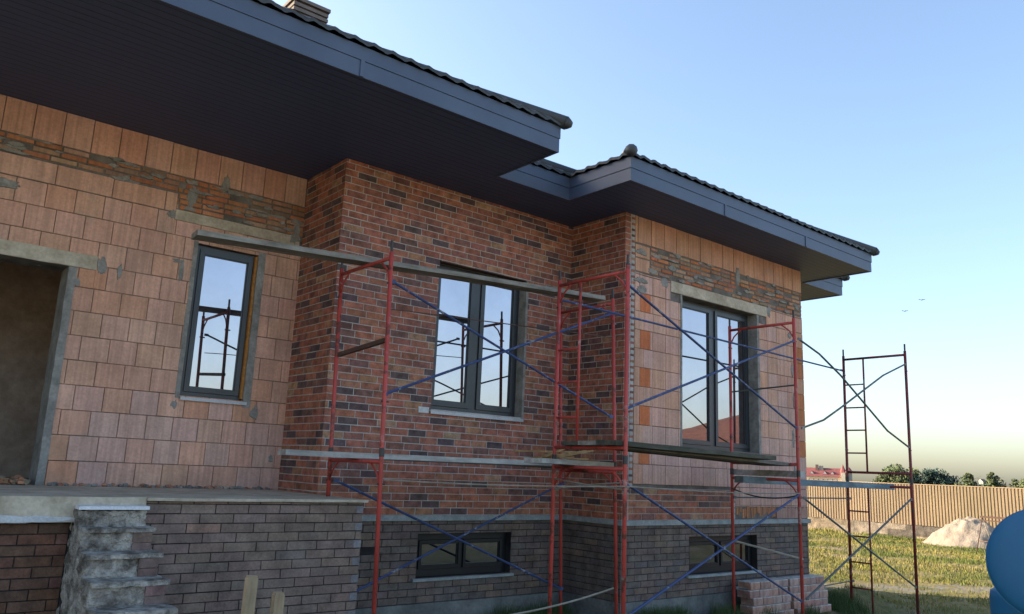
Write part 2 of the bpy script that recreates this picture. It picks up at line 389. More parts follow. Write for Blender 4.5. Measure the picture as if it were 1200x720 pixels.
# --- windows
def window(parent,op,yf,fw,sash,mull=None,sill=True,ledge=None,mf=.07):
    x0,x1,z0,z1=op; mb=MB(); d=.075
    def ring(a,b,c,e,t,y0,y1):
        mb.box(a,a+t,y0,y1,c,e); mb.box(b-t,b,y0,y1,c,e); mb.box(a+t,b-t,y0,y1,c,c+t); mb.box(a+t,b-t,y0,y1,e-t,e)
    ring(x0+.004,x1-.004,z0+.004,z1-.004,fw,yf,yf+d)
    fr=mb.build('window',M['frame'],parent)
    cols=[(x0+fw,x1-fw)]
    if mull is not None: cols=[(x0+fw,mull-mf/2),(mull+mf/2,x1-fw)]
    if mull is not None:
        m2=MB(); m2.box(mull-mf/2,mull+mf/2,yf+.002,yf+d,z0+fw+.004,z1-fw-.004); m2.build('mullion',M['frame'],fr)
    for (a,b) in cols:
        m3=MB(); g=.004; a2,b2,c2,e2=a+g,b-g,z0+fw+g+.004,z1-fw-g-.004; t=sash; y0=yf-.018;y1=yf+.05
        m3.box(a2,a2+t,y0,y1,c2,e2); m3.box(b2-t,b2,y0,y1,c2,e2); m3.box(a2+t,b2-t,y0,y1,c2,c2+t); m3.box(a2+t,b2-t,y0,y1,e2-t,e2)
        # glazing bead
        q=.012; m3.box(a2+t,a2+t+q,y0+.014,y1,c2+t,e2-t); m3.box(b2-t-q,b2-t,y0+.014,y1,c2+t,e2-t); m3.box(a2+t+q,b2-t-q,y0+.014,y1,c2+t,c2+t+q); m3.box(a2+t+q,b2-t-q,y0+.014,y1,e2-t-q,e2-t)
        m3.build('sash',M['frame'],fr)
        m4=MB(); m4.box(a2+t+q,b2-t-q,yf+.008,yf+.028,c2+t+q,e2-t-q); m4.build('pane',M['glass'],fr)
    return fr
f1=window(P1,W1,Y1+.055,.045,.05)
mb=MB(); mb.box(W1[0]-.0,W1[1]+.03,Y1-.045,Y1+.05,2.352,2.366); mb.box(W1[0]-.0,W1[1]+.03,Y1-.047,Y1-.043,2.33,2.366); mb.build('sill',M['metal'],f1)

# --- P2: clinker wall + its left return
w=wall_body('clinker_wall',Y2,XL,0,ZST,ZS+.02,[W2],.3,M['mortar'])
w.face([(XL,Y1+.3,ZT-.3),(XL,Y2+.35,ZT-.3),(XL,Y2+.35,ZS+.02),(XL,Y1+.3,ZS+.02)])
P2=w.build('clinker_wall',M['mortar'],house)
C0=ZST+.0; CH=.0810
mb=MB(); course_bricks(mb,(XL-.008,-.002,ZST+.004,ZS),C0,CH,.25,.0095,[W2],clinker_tint,front(Y2),.004,lambda k:[0,.083,.166,.125,.04][k%5],.002,.001)
course_bricks(mb,(-Y1,-Y2-.0,ZT,ZS),C0,CH,.25,.0095,[],clinker_tint,side(XL),.004,lambda k:[0,.083,.166,.125,.04][k%5]+.1,.002,.001)
mb.build('brick_facing',M['clinker'],P2)
f2=window(P2,W2,Y2+.135,.05,.06,-1.54,mf=.10)
bandbox('jamb',-.835,-.80,Y2-.014,Y2+.34,2.38,4.24,M['plaster'],P2,amp=.004)
mb=MB(); mb.box(W2[0]-.02,W2[1]+.01,Y2-.035,Y2+.14,2.375,2.390); mb.box(W2[0]-.02,W2[1]+.01,Y2-.038,Y2-.034,2.352,2.390); mb.build('sill',M['metal'],f2)
mb=MB(); mb.box(-2.43,-2.285,Y2-.016,Y2-.002,2.355,2.425); mb.build('plaster_patch',M['whitepatch'],P2)
# soldier band above the window: thin steel angle
mb=MB(); mb.box(W2[0],W2[1],Y2-.012,Y2+.10,4.236,4.244); mb.build('lintel_angle',M['rust'],P2)

# --- P3: block wall of the right bay and its clinker return
w=wall_body('bay_wall',0,0,XB,ZST,ZS+.02,[W3],.3,M['mortar_block'])
w.face([(0,Y2,ZST),(0,.35,ZST),(0,.35,ZS+.02),(0,Y2,ZS+.02)])
P3=w.build('bay_wall',M['mortar_block'],house)
mbm=MB(); mbm.face([(-.002,Y2,ZST),(-.002,-.002,ZST),(-.002,-.002,ZS),(-.002,Y2,ZS)]); mbm.face([(-.002,-.002,ZST),(.185,-.002,ZST),(.185,-.002,ZS),(-.002,-.002,ZS)])
mbm.face([(.185,-.002,ZST),(2.36,-.002,ZST),(2.36,-.002,1.585),(.185,-.002,1.585)])
mb=MB()
course_bricks(mb,(-Y2,.011,ZST+.004,ZS),C0,CH,.25,.0095,[],clinker_tint,side(-.002),.004,lambda k:[0,.083,.166,.125,.04][k%5],.002,.001)
course_bricks(mb,(-.011,.118,ZST+.004,ZS),C0,CH,.129,.0095,[],clinker_tint,front(-.002),.004,lambda k:-.011+.129,.002,.001)
# toothed stubs beside the corner tiles
z=C0; k=0
while z<ZS-.06:
    if z>1.58: mb.box(.122,.178,-.012,-.002,z+.052,z+.080,clinker_tint(0,0,0))
    z+=CH; k+=1
course_bricks(mb,(.122,2.31,ZST+.004,1.585),C0,CH,.25,.0095,[],clinker_tint,front(-.002),.004,lambda k:[0,.083,.166,.125,.04][k%5],.002,.001)
mb.build('brick_facing',M['clinker'],P3)
mb=MB(); z=C0
while z<ZS-.06:
    if z>1.58: mb.box(.124,.183,-.009,-.002,z+.004,z+.050)
    else: mb.box(2.315,2.365,-.009,-.002,z+.010,z+.068)
    z+=CH
n=len(mbm.v); mbm.v+=mb.v; mbm.f+=[tuple(i+n for i in f) for f in mb.f]; mbm.t+=mb.t; mbm.m+=mb.m; mbm.build('pointing',M['mortar'],P3)
mb=MB(); lint3=(.92,3.25,4.25,4.41); hl=[W3,lint3]
ORG=(.55,.175,.075)
def p3_tint(u,z,k):
    c=block_tint(u,z,k)
    if z<2.2 or rnd.random()<.25: c=vary((.58,.365,.30),.04)
    return c
Z30=3.628-.25*8
for k in range(0,12):
    z=Z30+.25*k
    if z>4.1: break
    # bonding pattern of the left edge: an orange half block in every second row
    a=.19
    if k%2==1: edges=[(.19,.30,(.58,.33,.23)),(.30,.505,ORG)] ; st=.505
    else: edges=[(.19,.375,(.57,.33,.24))]; st=.375
    for (p,q,c) in edges: course_bricks(mb,(p,q,z,z+.25),z,.25,q-p,.006,hl,lambda *_:vary(c,.05),front(0),.012,lambda k,p=p:0,.003,.0015) if 0 else mb.box(p+.003,q-.003,-.012,.002,z+.004,z+.246,vary(c,.05))
    endx=4.0 if 1.9<z<3.9 else XB
    course_bricks(mb,(st,endx,z,z+.25),z,.25,.2705,.006,hl,p3_tint,front(0),.012,lambda kk,st=st:st-(.19-.541)-.541+ (0 if True else 0),.003,.0015)
    if endx<XB: mb.box(endx+.003+.04*(k%2),XB,-.012,.002,z+.004,z+.246,vary((.50,.20,.09) if k%3 else (.55,.30,.19),.05))
course_bricks(mb,(2.37,XB,1.36,Z30-.0),1.378,.25,.2705,.006,hl,p3_tint,front(0),.012,lambda k:.1,.003,.0015)
# broken bottom row (hollow webs showing)
x=2.40
while x<XB-.02:
    wd=rnd.uniform(.018,.05); zt=1.365-abs(rnd.gauss(0,.02)); zb=ZST+.01+(rnd.uniform(0,.12) if x<3.4 else .0)
    mb.box(x,min(x+wd,XB),-.012 if x>3.4 else -.002-rnd.random()*.01,.004,zb,zt,vary((.42,.20,.11) if x<3.4 else (.42,.27,.22),.15)); x+=wd+rnd.uniform(.004,.014 if x<3.4 else .006)
course_bricks(mb,(.19,XB,4.815,ZS),4.815,.4,.2705,.012,hl,lambda u,z,k:vary((.54,.30,.20),.06),front(0),.012,lambda k:.05,.003,.002)
course_bricks(mb,(.505,XB,4.42,4.80),4.42,.066,.24,.020,hl,lambda u,z,k:None if rnd.random()<.13 else vary(rnd.choice(RB),.18),front(0),.010,lambda k:rnd.uniform(0,.25),.005,.006)
course_bricks(mb,(.19,.92,4.13,4.40),4.13,.25,.2705,.01,hl,p3_tint,front(0),.012,lambda k:.09,.003,.0015)
course_bricks(mb,(3.25,XB,4.13,4.40),4.13,.25,.2705,.01,hl,p3_tint,front(0),.012,lambda k:.0,.003,.0015)
course_bricks(mb,(.19,.505,4.42,4.80),4.42,.19,.30,.014,hl,lambda u,z,k:vary((.55,.31,.21),.06),front(0),.010,lambda k:.0,.003,.0015)
mb.build('block_facing',M['block'],P3)
rough_box(.92,3.25,-.022,.3,4.255,4.41,(50,4,5)).build('lintel',M['concrete'],P3)
bl=[(.80,4.36,.10,.07),(.33,4.18,.10,.07),(.30,4.30,.14,.05),(.55,4.47,.10,.04),(.32,4.70,.12,.05),(.95,4.60,.10,.05),(3.32,4.36,.07,.10),(3.6,4.72,.10,.04),(2.5,4.78,.05,.17),(4.15,4.55,.06,.05),
    (3.95,3.5,.035,.12),(3.98,3.0,.03,.14),(3.93,2.4,.035,.16),(3.95,1.9,.03,.1),(3.9,4.05,.06,.06)]
for i in range(26): bl.append((rnd.uniform(.5,4.2),rnd.choice([4.44,4.5,4.57,4.63,4.7,4.80])+rnd.uniform(-.015,.015),rnd.uniform(.04,.16),rnd.uniform(.012,.032)))
blobs(bl,front(0),M['plaster'],P3)
bl=[]
for i in range(26): bl.append((rnd.uniform(-7,-3.7),rnd.choice([4.63,4.7,4.76,4.81])+rnd.uniform(-.02,.02),rnd.uniform(.04,.16),rnd.uniform(.012,.03)))
for i in range(10): bl.append((rnd.uniform(-5,-3.7),rnd.uniform(4.45,4.6),rnd.uniform(.04,.12),rnd.uniform(.012,.03)))
blobs(bl,front(Y1),M['plaster'],P1)
f3=window(P3,W3,.15,.05,.055,2.08,mf=.09)
bandbox('jamb',2.985,3.04,-.018,.34,2.10,4.25,M['plaster'],P3,amp=.004)
bandbox('jamb',1.135,1.172,-.017,.34,2.12,4.25,M['plaster'],P3,amp=.004)
mb=MB(); mb.box(W3[0]-.0,W3[1]+.06,-.045,.15,2.10,2.116); mb.box(W3[0]-.0,W3[1]+.06,-.049,-.044,2.07,2.116); mb.build('sill',M['ledge'],f3)

# --- plinth under both clinker faces
mb=MB()
for (y,x0,x1,h) in ((Y2,XL-.3,0,BW2),(0,0,XB,BW3)):
    q=wall_body('p',y,x0,x1,-.6,ZST-.0,[h],.3,None,.35); n=len(mb.v); mb.v+=q.v; mb.f+=[tuple(i+n for i in f) for f in q.f]; mb.t+=q.t; mb.m+=q.m
mb.face([(0,Y2,-.6),(0,.35,-.6),(0,.35,ZST),(0,Y2,ZST)]); mb.face([(XB,.35,-.6),(XB,6,-.6),(XB,6,ZS),(XB,.35,ZS)]) 
PLN=mb.build('plinth',M['mortar_dark'],house)
mb=MB(); VENT=(-3.06,-2.82,.765,.835)
course_bricks(mb,(XL-.3,-.0,.205,1.115),.205,.0790,.25,.008,[BW2,VENT],plinth_tint,front(Y2),.008,None,.002,.0015)
course_bricks(mb,(-.008,XB,.205,1.115),.205,.0790,.25,.008,[BW3],plinth_tint,front(0),.008,None,.002,.0015)
course_bricks(mb,(-Y2,.008,.205,1.115),.205,.0790,.25,.008,[],plinth_tint,side(0),.008,None,.002,.0015)
mb.build('brick_facing',M['plinth'],PLN)
mb=MB()
mb.box(XL-.06,.0-.03,Y2-.045,Y2+.02,1.118,1.18); mb.box(-.045,.0,-.045,Y2-.045,1.118,1.18); mb.box(0,XB+.03,-.045,.02,1.118,1.18)
mb.build('ledge',M['ledge'],PLN)
mb=MB(); mb.box(XL-.3,-.03,Y2-.03,Y2,-.6,.203); mb.box(-.03,0,-.03,Y2,-.6,.203); mb.box(0,XB,-.03,0,-.6,.203)
mb.build('footing',M['concrete_dark'],PLN)
for op,y in ((BW2,Y2),(BW3,0)):
    f=window(PLN,op,y+.09,.075,.035,(op[0]+op[1])/2+(-.0),mf=.035)
    for ch_ in [o for o in bpy.data.objects if o.parent==f or o==f]:
        if not ch_.name.startswith('pane'): ch_.data.materials[0]=M['framedark']
    q=MB(); q.box(op[0]-.06,op[1]+.03,y-.05,y+.11,op[2]-.035,op[2]-.003); q.build('sill',M['ledge'],f)

# --- eaves: soffit, fascia boards, tiles
mb=MB()
def sq(x0,x1,y0,y1): mb.face([(x0,y0,ZS),(x0,y1,ZS),(x1,y1,ZS),(x1,y0,ZS)])
sq(-14,-2.043,YE,.185); sq(-.873,5.0,YE,.185); sq(-14,6.306,.185,8.8) if 0 else (sq(-14,5.0,.185,8.8), sq(5.0,6.306,.335,8.8))
SOF=mb.build('soffit',M['soffit'],house)
path=[(-14,YE),(-2.043,YE),(-2.043,.185),(-.873,.185),(-.873,YE),(5.0,YE),(5.0,.335),(6.306,.335),(6.306,8.8),(-14,8.8)]
def fascia_board(path,off,z0,z1,th):
    mb=MB()
    for i in range(len(path)-1):
        a=Vector((*path[i],0)); b=Vector((*path[i+1],0)); d=(b-a).normalized(); n=Vector((d.y,-d.x,0))  # outward = right of travel
        # mitre: extend at convex corners, shorten at concave ones
        def turn(j):
            if j<=0 or j>=len(path)-1: return 0
            p=Vector((*path[j-1],0)); q=Vector((*path[j],0)); r=Vector((*path[j+1],0)); c=(q-p).cross(r-q).z
            return 1 if c>0 else -1
        e0=turn(i); e1=turn(i+1)
        o0=a+n*off; o1=a+n*(off+th); p0=b+n*off; p1=b+n*(off+th)
        a0=o0-d*off*e0; a1=o1-d*(off+th)*e0; b0=p0+d*off*e1; b1=p1+d*(off+th)*e1
        for q in ([(a1,z0),(b1,z0),(b1,z1),(a1,z1)],[(b0,z0),(a0,z0),(a0,z1),(b0,z1)],[(a0,z1),(a1,z1),(b1,z1),(b0,z1)],[(a1,z0),(a0,z0),(b0,z0),(b1,z0)]):
            mb.face([(p.x,p.y,zz) for p,zz in q])
    return mb
fb=fascia_board(path,-.02,ZS-.012,ZS+.145,.022).build('fascia',M['fascia'],house)
fascia_board(path,-.02,ZS+.148,ZS+.285,.030).build('drip_board',M['fascia'],fb)
for jx in (-10.5,-7.5,-4.5,1.0,3.0): 
    q=MB(); q.box(jx-.02,jx+.02,YE-.014,YE-.001,ZS-.010,ZS+.147); q.build('joint_cover',M['fascia'],fb)
# wavy metal tiles: one sheet per slope
SL=.50
def wave(t): return .015*(math.sin(2*math.pi*t/.20)*.8+.35*math.sin(4*math.pi*t/.20))
def hip(x0,x1,y0,y1,ze,over=.05):
    x0-=over;x1+=over;y0-=over;y1+=over; w=min(x1-x0,y1-y0)/2; mb=MB()
    def slope(p,q,inn,res,nlen,rows):
        # p,q eave ends; inn inward unit; trapezoid with 45-degree hips
        p=Vector((*p,0));q=Vector((*q,0));inn=Vector((*inn,0)); L=(q-p).length; d=(q-p)/L
        rws=[0,.02]+[i*.35 for i in range(1,int(w/.35)+1)]+[w]
        def pt(u,v):
            s=rws[int(round(v*(len(rws)-1)))]; a=s; b=L-s
            if b<a: a=b=(a+b)/2
            t=a+(b-a)*u; pos=p+d*t+inn*s
            step=.016*(1-((s/.35)%1)) if s>0 else .016
            return (pos.x,pos.y,ze+s*SL+wave(t)+step+.02)
        mb.grid(pt,res,len(rws)-1)
        # front lip of the sheet
        mb.grid(lambda u,v:(lambda P:(P[0]+inn.x*.003,P[1]+inn.y*.003,P[2]-.032*v))(pt(u,0)),res,1)
    def n(L): return int(L/.025)
    slope((x0,y0),(x1,y0),(0,1),n(x1-x0),0,0); slope((x1,y0),(x1,y1),(-1,0),n(y1-y0),0,0)
    slope((x1,y1),(x0,y1),(0,-1),max(8,int((x1-x0)/.1)),0,0); slope((x0,y1),(x0,y0),(1,0),n(y1-y0),0,0)
    return mb,(x0,x1,y0,y1,w)
ZE=ZS+.29
def caps(parent,x0,x1,y0,y1,w,ze):
    for (cx,cy,dx,dy) in ((x0,y0,1,1),(x1,y0,-1,1)):
        m=MB()
        a=Vector((cx-dx*.0,cy-dy*.0,ze+.045)); b=Vector((cx+dx*w,cy+dy*w,ze+w*SL+.045))
        m.tube([a,b],.075,10)
        # rounded end cap
        d=(b-a).normalized(); pts=[a-d*t for t in (.0,.04,.07)]
        m.tube(pts,.078,10,r1=.03)
        m.build('hip_cap',M['tile'],parent,smooth=True)
for (rx,isr) in (((-14,-2.043,YE,8.8),1),((-14,6.306,.33,8.8),0),((-.873,5.0,YE,8.8),1),((-14,-.5,.185,8.7),0)):
    mbh,info=hip(*rx,ZE); rf=mbh.build('roof',M['tile'],house,smooth=False); caps(rf,*info,ZE)
# chimney
ch=MB(); cx0,cx1,cy0,cy1=-3.66,-3.13,3.0,3.55; CU=.20
ch.box(cx0,cx1,cy0,cy1,6.9,7.62+CU); CH_=ch.build('chimney',M['flat'],house)
CH_.data.attributes['tint'].data.foreach_set('color',np.tile(np.array([.16,.14,.13,1],np.float32),6))
q=MB()
for i in range(5):
    z=7.63+CU+i*.078; o=.0 if i<4 else .02
    q.box(cx0-o,cx1+o,cy0-o,cy1+o,z,z+.05,(.15,.13,.12)); q.box(cx0+.03,cx1-.03,cy0+.03,cy1-.03,z+.05,z+.078,(.08,.07,.07))
q.build('louvre_cap',M['flat'],CH_)

# --- rooms behind the openings and rear walls (keep the house closed)
mb=MB()
mb.face([(-14,6,-.5),(XB,6,-.5),(XB,6,ZS),(-14,6,ZS)]); mb.face([(-14,Y1,-.5),(-14,6,-.5),(-14,6,ZS),(-14,Y1,ZS)])
mb.build('rear_wall',M['mortar_block'],house)
mb=MB()
mb.face([(-9,4.6,1.39),(-5.2,4.6,1.39),(-5.2,4.6,4.4),(-9,4.6,4.4)],(.13,.095,.075)); mb.face([(-5.2,2.4,1.39),(-5.2,4.6,1.39),(-5.2,4.6,4.4),(-5.2,2.4,4.4)])
mb.face([(-9,2.4,1.39),(-9,2.4,4.4),(-9,4.6,4.4),(-9,4.6,1.39)]); mb.face([(-9,2.3,1.385),(-5.2,2.3,1.385),(-5.2,4.6,1.385),(-9,4.6,1.385)]); mb.face([(-9,2.4,4.4),(-5.2,2.4,4.4),(-5.2,4.6,4.4),(-9,4.6,4.4)])
RM=mb.build('inner_wall',M['void'],house)

# ================================================================== TERRACE
ter=empty('terrace','raised brick-faced concrete terrace with bare slab edge in front of the left wall','terrace')
XT0,XT1,YT=-14,-3.69,-.07
mb=MB(); mb.face([(-5.66-.5,YT,-.6),(XT1,YT,-.6),(XT1,YT,1.37),(-6.16,YT,1.37)]); mb.face([(XT1,YT,-.6),(XT1,Y2-.06,-.6),(XT1,Y2-.06,1.37),(XT1,YT,1.37)])
mb.face([(-6.16,YT,-.6),(-6.16,YT,1.25),(-6.16,1.2,1.25),(-6.16,1.2,-.6)])
TB=mb.build('retaining_wall',M['mortar_dark'],ter)
mb=MB()
course_bricks(mb,(-5.66,XT1,-.3,1.372),-.3,.0785,.285,.007,[],terrace_tint,front(YT),.010,lambda k:[0,.10,.2,.06,.16][k%5],.002,.002)
# pale cut tiles at the outer corner in every second course
for k in range(22):
    if k%2==0: mb.box(XT1-.07,XT1+.004,YT-.0125,YT-.001,-.3+k*.0785+.006,-.3+(k+1)*.0785-.006,(.20,.19,.20))
mb.build('brick_facing',M['plinth'],TB)
rough_box(-5.655,XT1+.035,YT-.045,Y1+.0,1.374,1.398,(40,20,1),.004,3).build('slab',M['concrete'],ter)
rough_box(XT0,-5.657,YT-.03,Y1+.3,1.212,1.400,(80,20,4),.006,3).build('slab',M['concrete'],ter)
blob(-6.55,1.235,.42,.028,front(YT-.034),3.3,.01).build('paint_patch',M['whitepatch'],ter)
mb=MB(); mb.face([(-14,-.01,-.6),(-6.16,-.01,-.6),(-6.16,-.01,1.22),(-14,-.01,1.22)]); 
RW=mb.build('recess_wall',M['mortar_dark'],ter)
mb=MB(); course_bricks(mb,(-9.5,-6.17,-.3,1.20),-.3,.079,.25,.008,[],lambda u,z,k:vary(rnd.choice([(.15,.075,.048),(.165,.08,.05),(.13,.07,.052),(.14,.078,.052)]),.15),front(-.01),.008,None,.002,.001)
mb.build('brick_lining',M['clinker'],RW)
# rubble line along the foot of the block wall
mb=MB()
for i in range(150):
    x=rnd.uniform(-6.0,-3.7); s=rnd.uniform(.008,.024); y=Y1-.03-abs(rnd.gauss(0,.03))
    mb.box(-s,s,-s,s,-s*.6,s*.6,rnd.choice([(.30,.28,.25),(.40,.2,.13),(.2,.19,.18)]),rot=Matrix.Rotation(rnd.random()*3,3,'Z')@Matrix.Rotation(rnd.random(),3,'X'),loc=(x,y,1.40+s*.4))
tag(mb.build('rubble',M['stone']),'crumbs of mortar and brick scattered along the foot of the left block wall','rubble',kind='stuff')

# stairs
st=empty('stairs','rough unfinished masonry steps descending from the terrace slab','stairs')
def lumpy(x0,x1,y0,y1,z0,z1,amp,sc,n):
    mb=MB()
    def disp(p,am=1):
        v=Vector(p); o=mnoise.noise_vector(v*sc)*amp+mnoise.noise_vector(v*sc*3.1)*amp*.5; return tuple(v+o*am)
    nx,ny,nz=n
    mb.grid(lambda a,b:disp((x0+(x1-x0)*a,y0,z0+(z1-z0)*b)),nx,nz)
    mb.grid(lambda a,b:disp((x0,y1+(y0-y1)*a,z0+(z1-z0)*b)),ny,nz)
    mb.grid(lambda a,b:disp((x1,y0+(y1-y0)*a,z0+(z1-z0)*b)),ny,nz)
    mb.grid(lambda a,b:disp((x0+(x1-x0)*a,y0+(y1-y0)*b,z1)),nx,ny)
    return mb
lumpy(-6.16,-5.67,-.20,-.02,-.5,1.305,.020,13,(50,16,90)).build('step',M['rough'],st)
for k in range(8):
    zt=1.185-.160*k; yf=-.375-.235*k
    # tread slab with a smoother top, rough riser below it
    lumpy(-6.16,-5.665,yf+.015,yf+.30,-.55,zt-.028,.020,13,(50,24,60)).build('riser',M['rough'],st)
    lumpy(-6.155,-5.640,yf-.01,yf+.36,zt-.032,zt,.007,9,(60,20,4)).build('tread',M['concrete'] if 0 else M['rough'],st)
lumpy(-6.17,-6.12,-2.2,-.02,-.6,.0,.02,8,(3,50,14)).build('side_wall',M['rough'],st)
for k in range(8):
    zt=1.185-.160*k; yf=-.375-.235*k
    q=MB(); q.box(-5.80,-5.663,yf-.004,yf+.05,zt-.100,zt-.034,vary((.20,.13,.11),.2)); q.box(-5.80,-5.663,yf-.004,yf+.05,zt-.168,zt-.106,vary((.17,.11,.095),.2)); q.build('facing_tile',M['clinker'],st)
mb=MB(); mb.box(-6.165,-5.665,-.235,-.10,1.312,1.338); tag(mb.build('foam_board',M['white']),'narrow white foam board lying on the top step at the slab edge','board')
# hollow brick lump in the doorway
mb=MB()
hx,hy=-6.60,2.02
for i in range(5):
    for j in range(3): mb.box(hx-.14+i*.055,hx-.14+i*.055+.010,hy-.01,hy+.12,1.402,1.50,(.48,.24,.12))
for j in range(4): mb.box(hx-.14,hx+.09,hy-.008,hy+.12,1.402+j*.030,1.402+j*.030+.009,(.48,.24,.12))
tag(mb.build('hollow_brick',M['block']),'broken orange hollow brick lying in the doorway at the left edge','brick')
mb=MB()
for i in range(60):
    s=rnd.uniform(.012,.035); x=rnd.uniform(-6.75,-6.15); y=rnd.uniform(1.98,2.3)
    mb.box(-s,s,-s,s,-s*.6,s*.6,rnd.choice([(.36,.20,.11),(.28,.22,.15),(.42,.2,.12)]),rot=Matrix.Rotation(rnd.random()*3,3,'Z')@Matrix.Rotation(rnd.random(),3,'X'),loc=(x,y,1.40+s*.5+.03*rnd.random()))
tag(mb.build('brick_rubble',M['stone']),'heap of small brick rubble on the doorway threshold','rubble',kind='stuff')

# ================================================================== SCAFFOLDING
TR=.021
def frame(root,xt,xb,yn,yf,zt,zbar,zbot,ladder=True,lower=True,mat='red',rungs=(),upper=True,feet=(None,None),ztn=None,pin=.17,gus=True):
    """one end frame of a bay (spans y): two tiers of posts, cross bars, ladder rail and rungs"""
    ztn=ztn or zt
    def X(z): return xb+(xt-xb)*(z-zbot)/(zt-zbot)
    def bar(y0,y1,z,r=.019,name='cross_bar',par=root):
        m=MB(); m.tube([(X(z),y0,z),(X(z),y1,z)],r,8); return m.build(name,M[mat],par,smooth=True)
    bar(yn,yf,zt); bar(yn,yf,zbar)
    if upper: bar(yn,yf,zbar+.20)
    for y,ft in ((yn,feet[0]),(yf,feet[1])):
        zb=ft if ft is not None else zbot
        m=MB(); m.tube([(X(zb),y,zb),(X(zbar+.06),y,zbar+.06),(X(zbar+.08),y,zbar+.08),(X(zt+.06),y,zt+.06)],TR,10); po=m.build('post',M[mat],root,smooth=True)
        m=MB(); m.tube([(X(zt+.05),y,zt+.05),(X(zt+pin),y,zt+pin)],.014,8); m.build('pin',M['socket'],po)
        m=MB(); m.tube([(X(zbar),y,zbar+.045),(X(zbar+.12),y,zbar+.125)],.0245,10); m.build('socket',M['socket'],po)
        for z in (zt-.25,zbar-.2,zbar+.55):
            m=MB(); m.tube([(X(z)-.03,y,z),(X(z)+.045,y,z)],.010,6); m.build('brace_hook',M['socket'],po)
        s=1 if y==yn else -1
        for zz in ((zt,zbar) if gus else ()):
            m=MB(); pts=[(X(zz),y+s*.19,zz-.01),(X(zz),y+s*.15,zz-.035),(X(zz),y+s*.07,zz-.10),(X(zz),y+s*.01,zz-.20)]; m.tube(pts,.010,6)
            m.build('gusset',M[mat],po,smooth=True)
    if ladder:
        yl=yf-.33
        segs=[(zbar+.2,zt)]+([(zbot,zbar)] if lower else [])
        for (z0,z1) in segs:
            m=MB(); m.tube([(X(z0),yl,z0),(X(z1),yl,z1)],.015,8); lr=m.build('ladder_rail',M[mat],root,smooth=True)
            for z in rungs:
                if z0<z<z1: bar(yl,yf,z,.012,'rung',lr)
def brace(root,p,q,mat,name='cross_brace',r=.0135,mid=None):
    m=MB(); pts=[p]+(mid or [])+[q]
    m.tube(pts,r,8); a=Vector(p); b=Vector(q)
    for e,d in ((a,(Vector(pts[1])-a).normalized()),(b,(Vector(pts[-2])-b).normalized())):
        m.box(-.03,.03,-.003,.003,-.018,.018,loc=tuple(e+d*.01+Vector((0,-.010,0))))
    return m.build(name,M[mat],root,smooth=False)
U_R=(3.32,2.95,2.59,2.23); L_R=(1.33,.95,.56,.18)
sa=empty('scaffold','red scaffold with blue cross-braces before the left clinker wall, inner leg on the terrace','scaffold','scaffold bays along the facade')
frame(sa,-3.83,-3.72,-.50,.50,3.68,1.76,-.22,ladder=False,feet=(None,1.40),upper=False)
frame(sa,-.62,-.46,-.38,.55,3.78,1.76,-.22,ladder=False,upper=False)
brace(sa,(-3.78,-.45,3.47),(-.66,-.42,2.40),'blue'); brace(sa,(-3.77,-.45,2.38),(-.66,-.42,3.65),'blue')
brace(sa,(-3.70,.5,1.56),(-.50,.52,.33),'blue'); brace(sa,(-3.70,.5,.34),(-.52,.52,1.60),'blue')
m=MB(); m.box(-.02,.02,-.47,.47,-.02,.02,rot=Matrix.Rotation(-.07,3,'X'),loc=(-3.79,.02,2.86)); m.build('guard_bar',M['rust'],sa)
m=MB(); m.tube([(-3.78,-.42,3.20),(-2.2,-.40,3.28),(-.62,-.38,3.36)],.006,6); m.build('guard_wire',M['rust'],sa)
place(sa,(-2.2,0,GZ))
sb=empty('scaffold','red scaffold with ladder frame and blue cross-braces before the right block wall','scaffold','scaffold bays along the facade')
frame(sb,-1.81,-1.81,-1.70,-.70,3.74,1.79,-.22,rungs=(3.02,2.67,2.30),lower=False)
frame(sb,1.82,1.84,-1.34,-.34,3.80,1.76,-.22,ladder=False)
brace(sb,(-1.81,-1.68,3.62),(1.80,-1.34,2.42),'blue'); brace(sb,(-1.81,-1.68,2.36),(1.80,-1.34,3.55),'blue')
brace(sb,(-1.81,-1.68,1.67),(1.82,-1.34,.30),'blue'); brace(sb,(-1.81,-1.68,.42),(1.82,-1.34,1.58),'blue')
brace(sb,(-1.78,-.66,3.60),(4.81,-.38,3.56),'blue','guard_rail')
m=MB(); m.tube([(1.83,-.34,2.93),(1.83,-1.34,2.975)],.011,6); m.build('guard_bar',M['greysteel'],sb)
place(sb,(0,-1,GZ))
sc=empty('scaffold','dark red scaffold end frame with rungs, standing clear of the house','scaffold','scaffold bays along the facade')
frame(sc,4.86,4.81,-1.40,-.40,3.74,1.73,-.24,rungs=U_R+L_R,mat='redold',gus=False)
m3=[(2.33,-1.4,3.44),(2.87,-1.4,3.21),(3.44,-1.4,2.91),(4.16,-1.4,2.53)]
brace(sc,(1.85,-1.38,3.585),(4.80,-1.4,2.33),'greysteel',mid=m3)
brace(sc,(1.87,-1.38,2.42),(4.84,-1.4,3.59),'greysteel',mid=[(2.38,-1.4,2.56),(2.84,-1.4,2.76),(3.32,-1.4,2.98),(4.11,-1.4,3.34)])
brace(sc,(1.86,-1.38,1.55),(4.79,-1.4,.31),'greysteel'); brace(sc,(4.79,-1.4,1.56),(1.86,-1.38,.33),'greysteel')
brace(sc,(1.84,-.36,1.50),(4.88,-.40,1.52),'greysteel','guard_rail',.010)
brace(sc,(1.86,-.36,.33),(4.88,-.40,.27),'greysteel','guard_rail',.009,mid=[(3.0,-.38,.20),(3.9,-.38,.23)])
place(sc,(4.82,-.9,GZ))

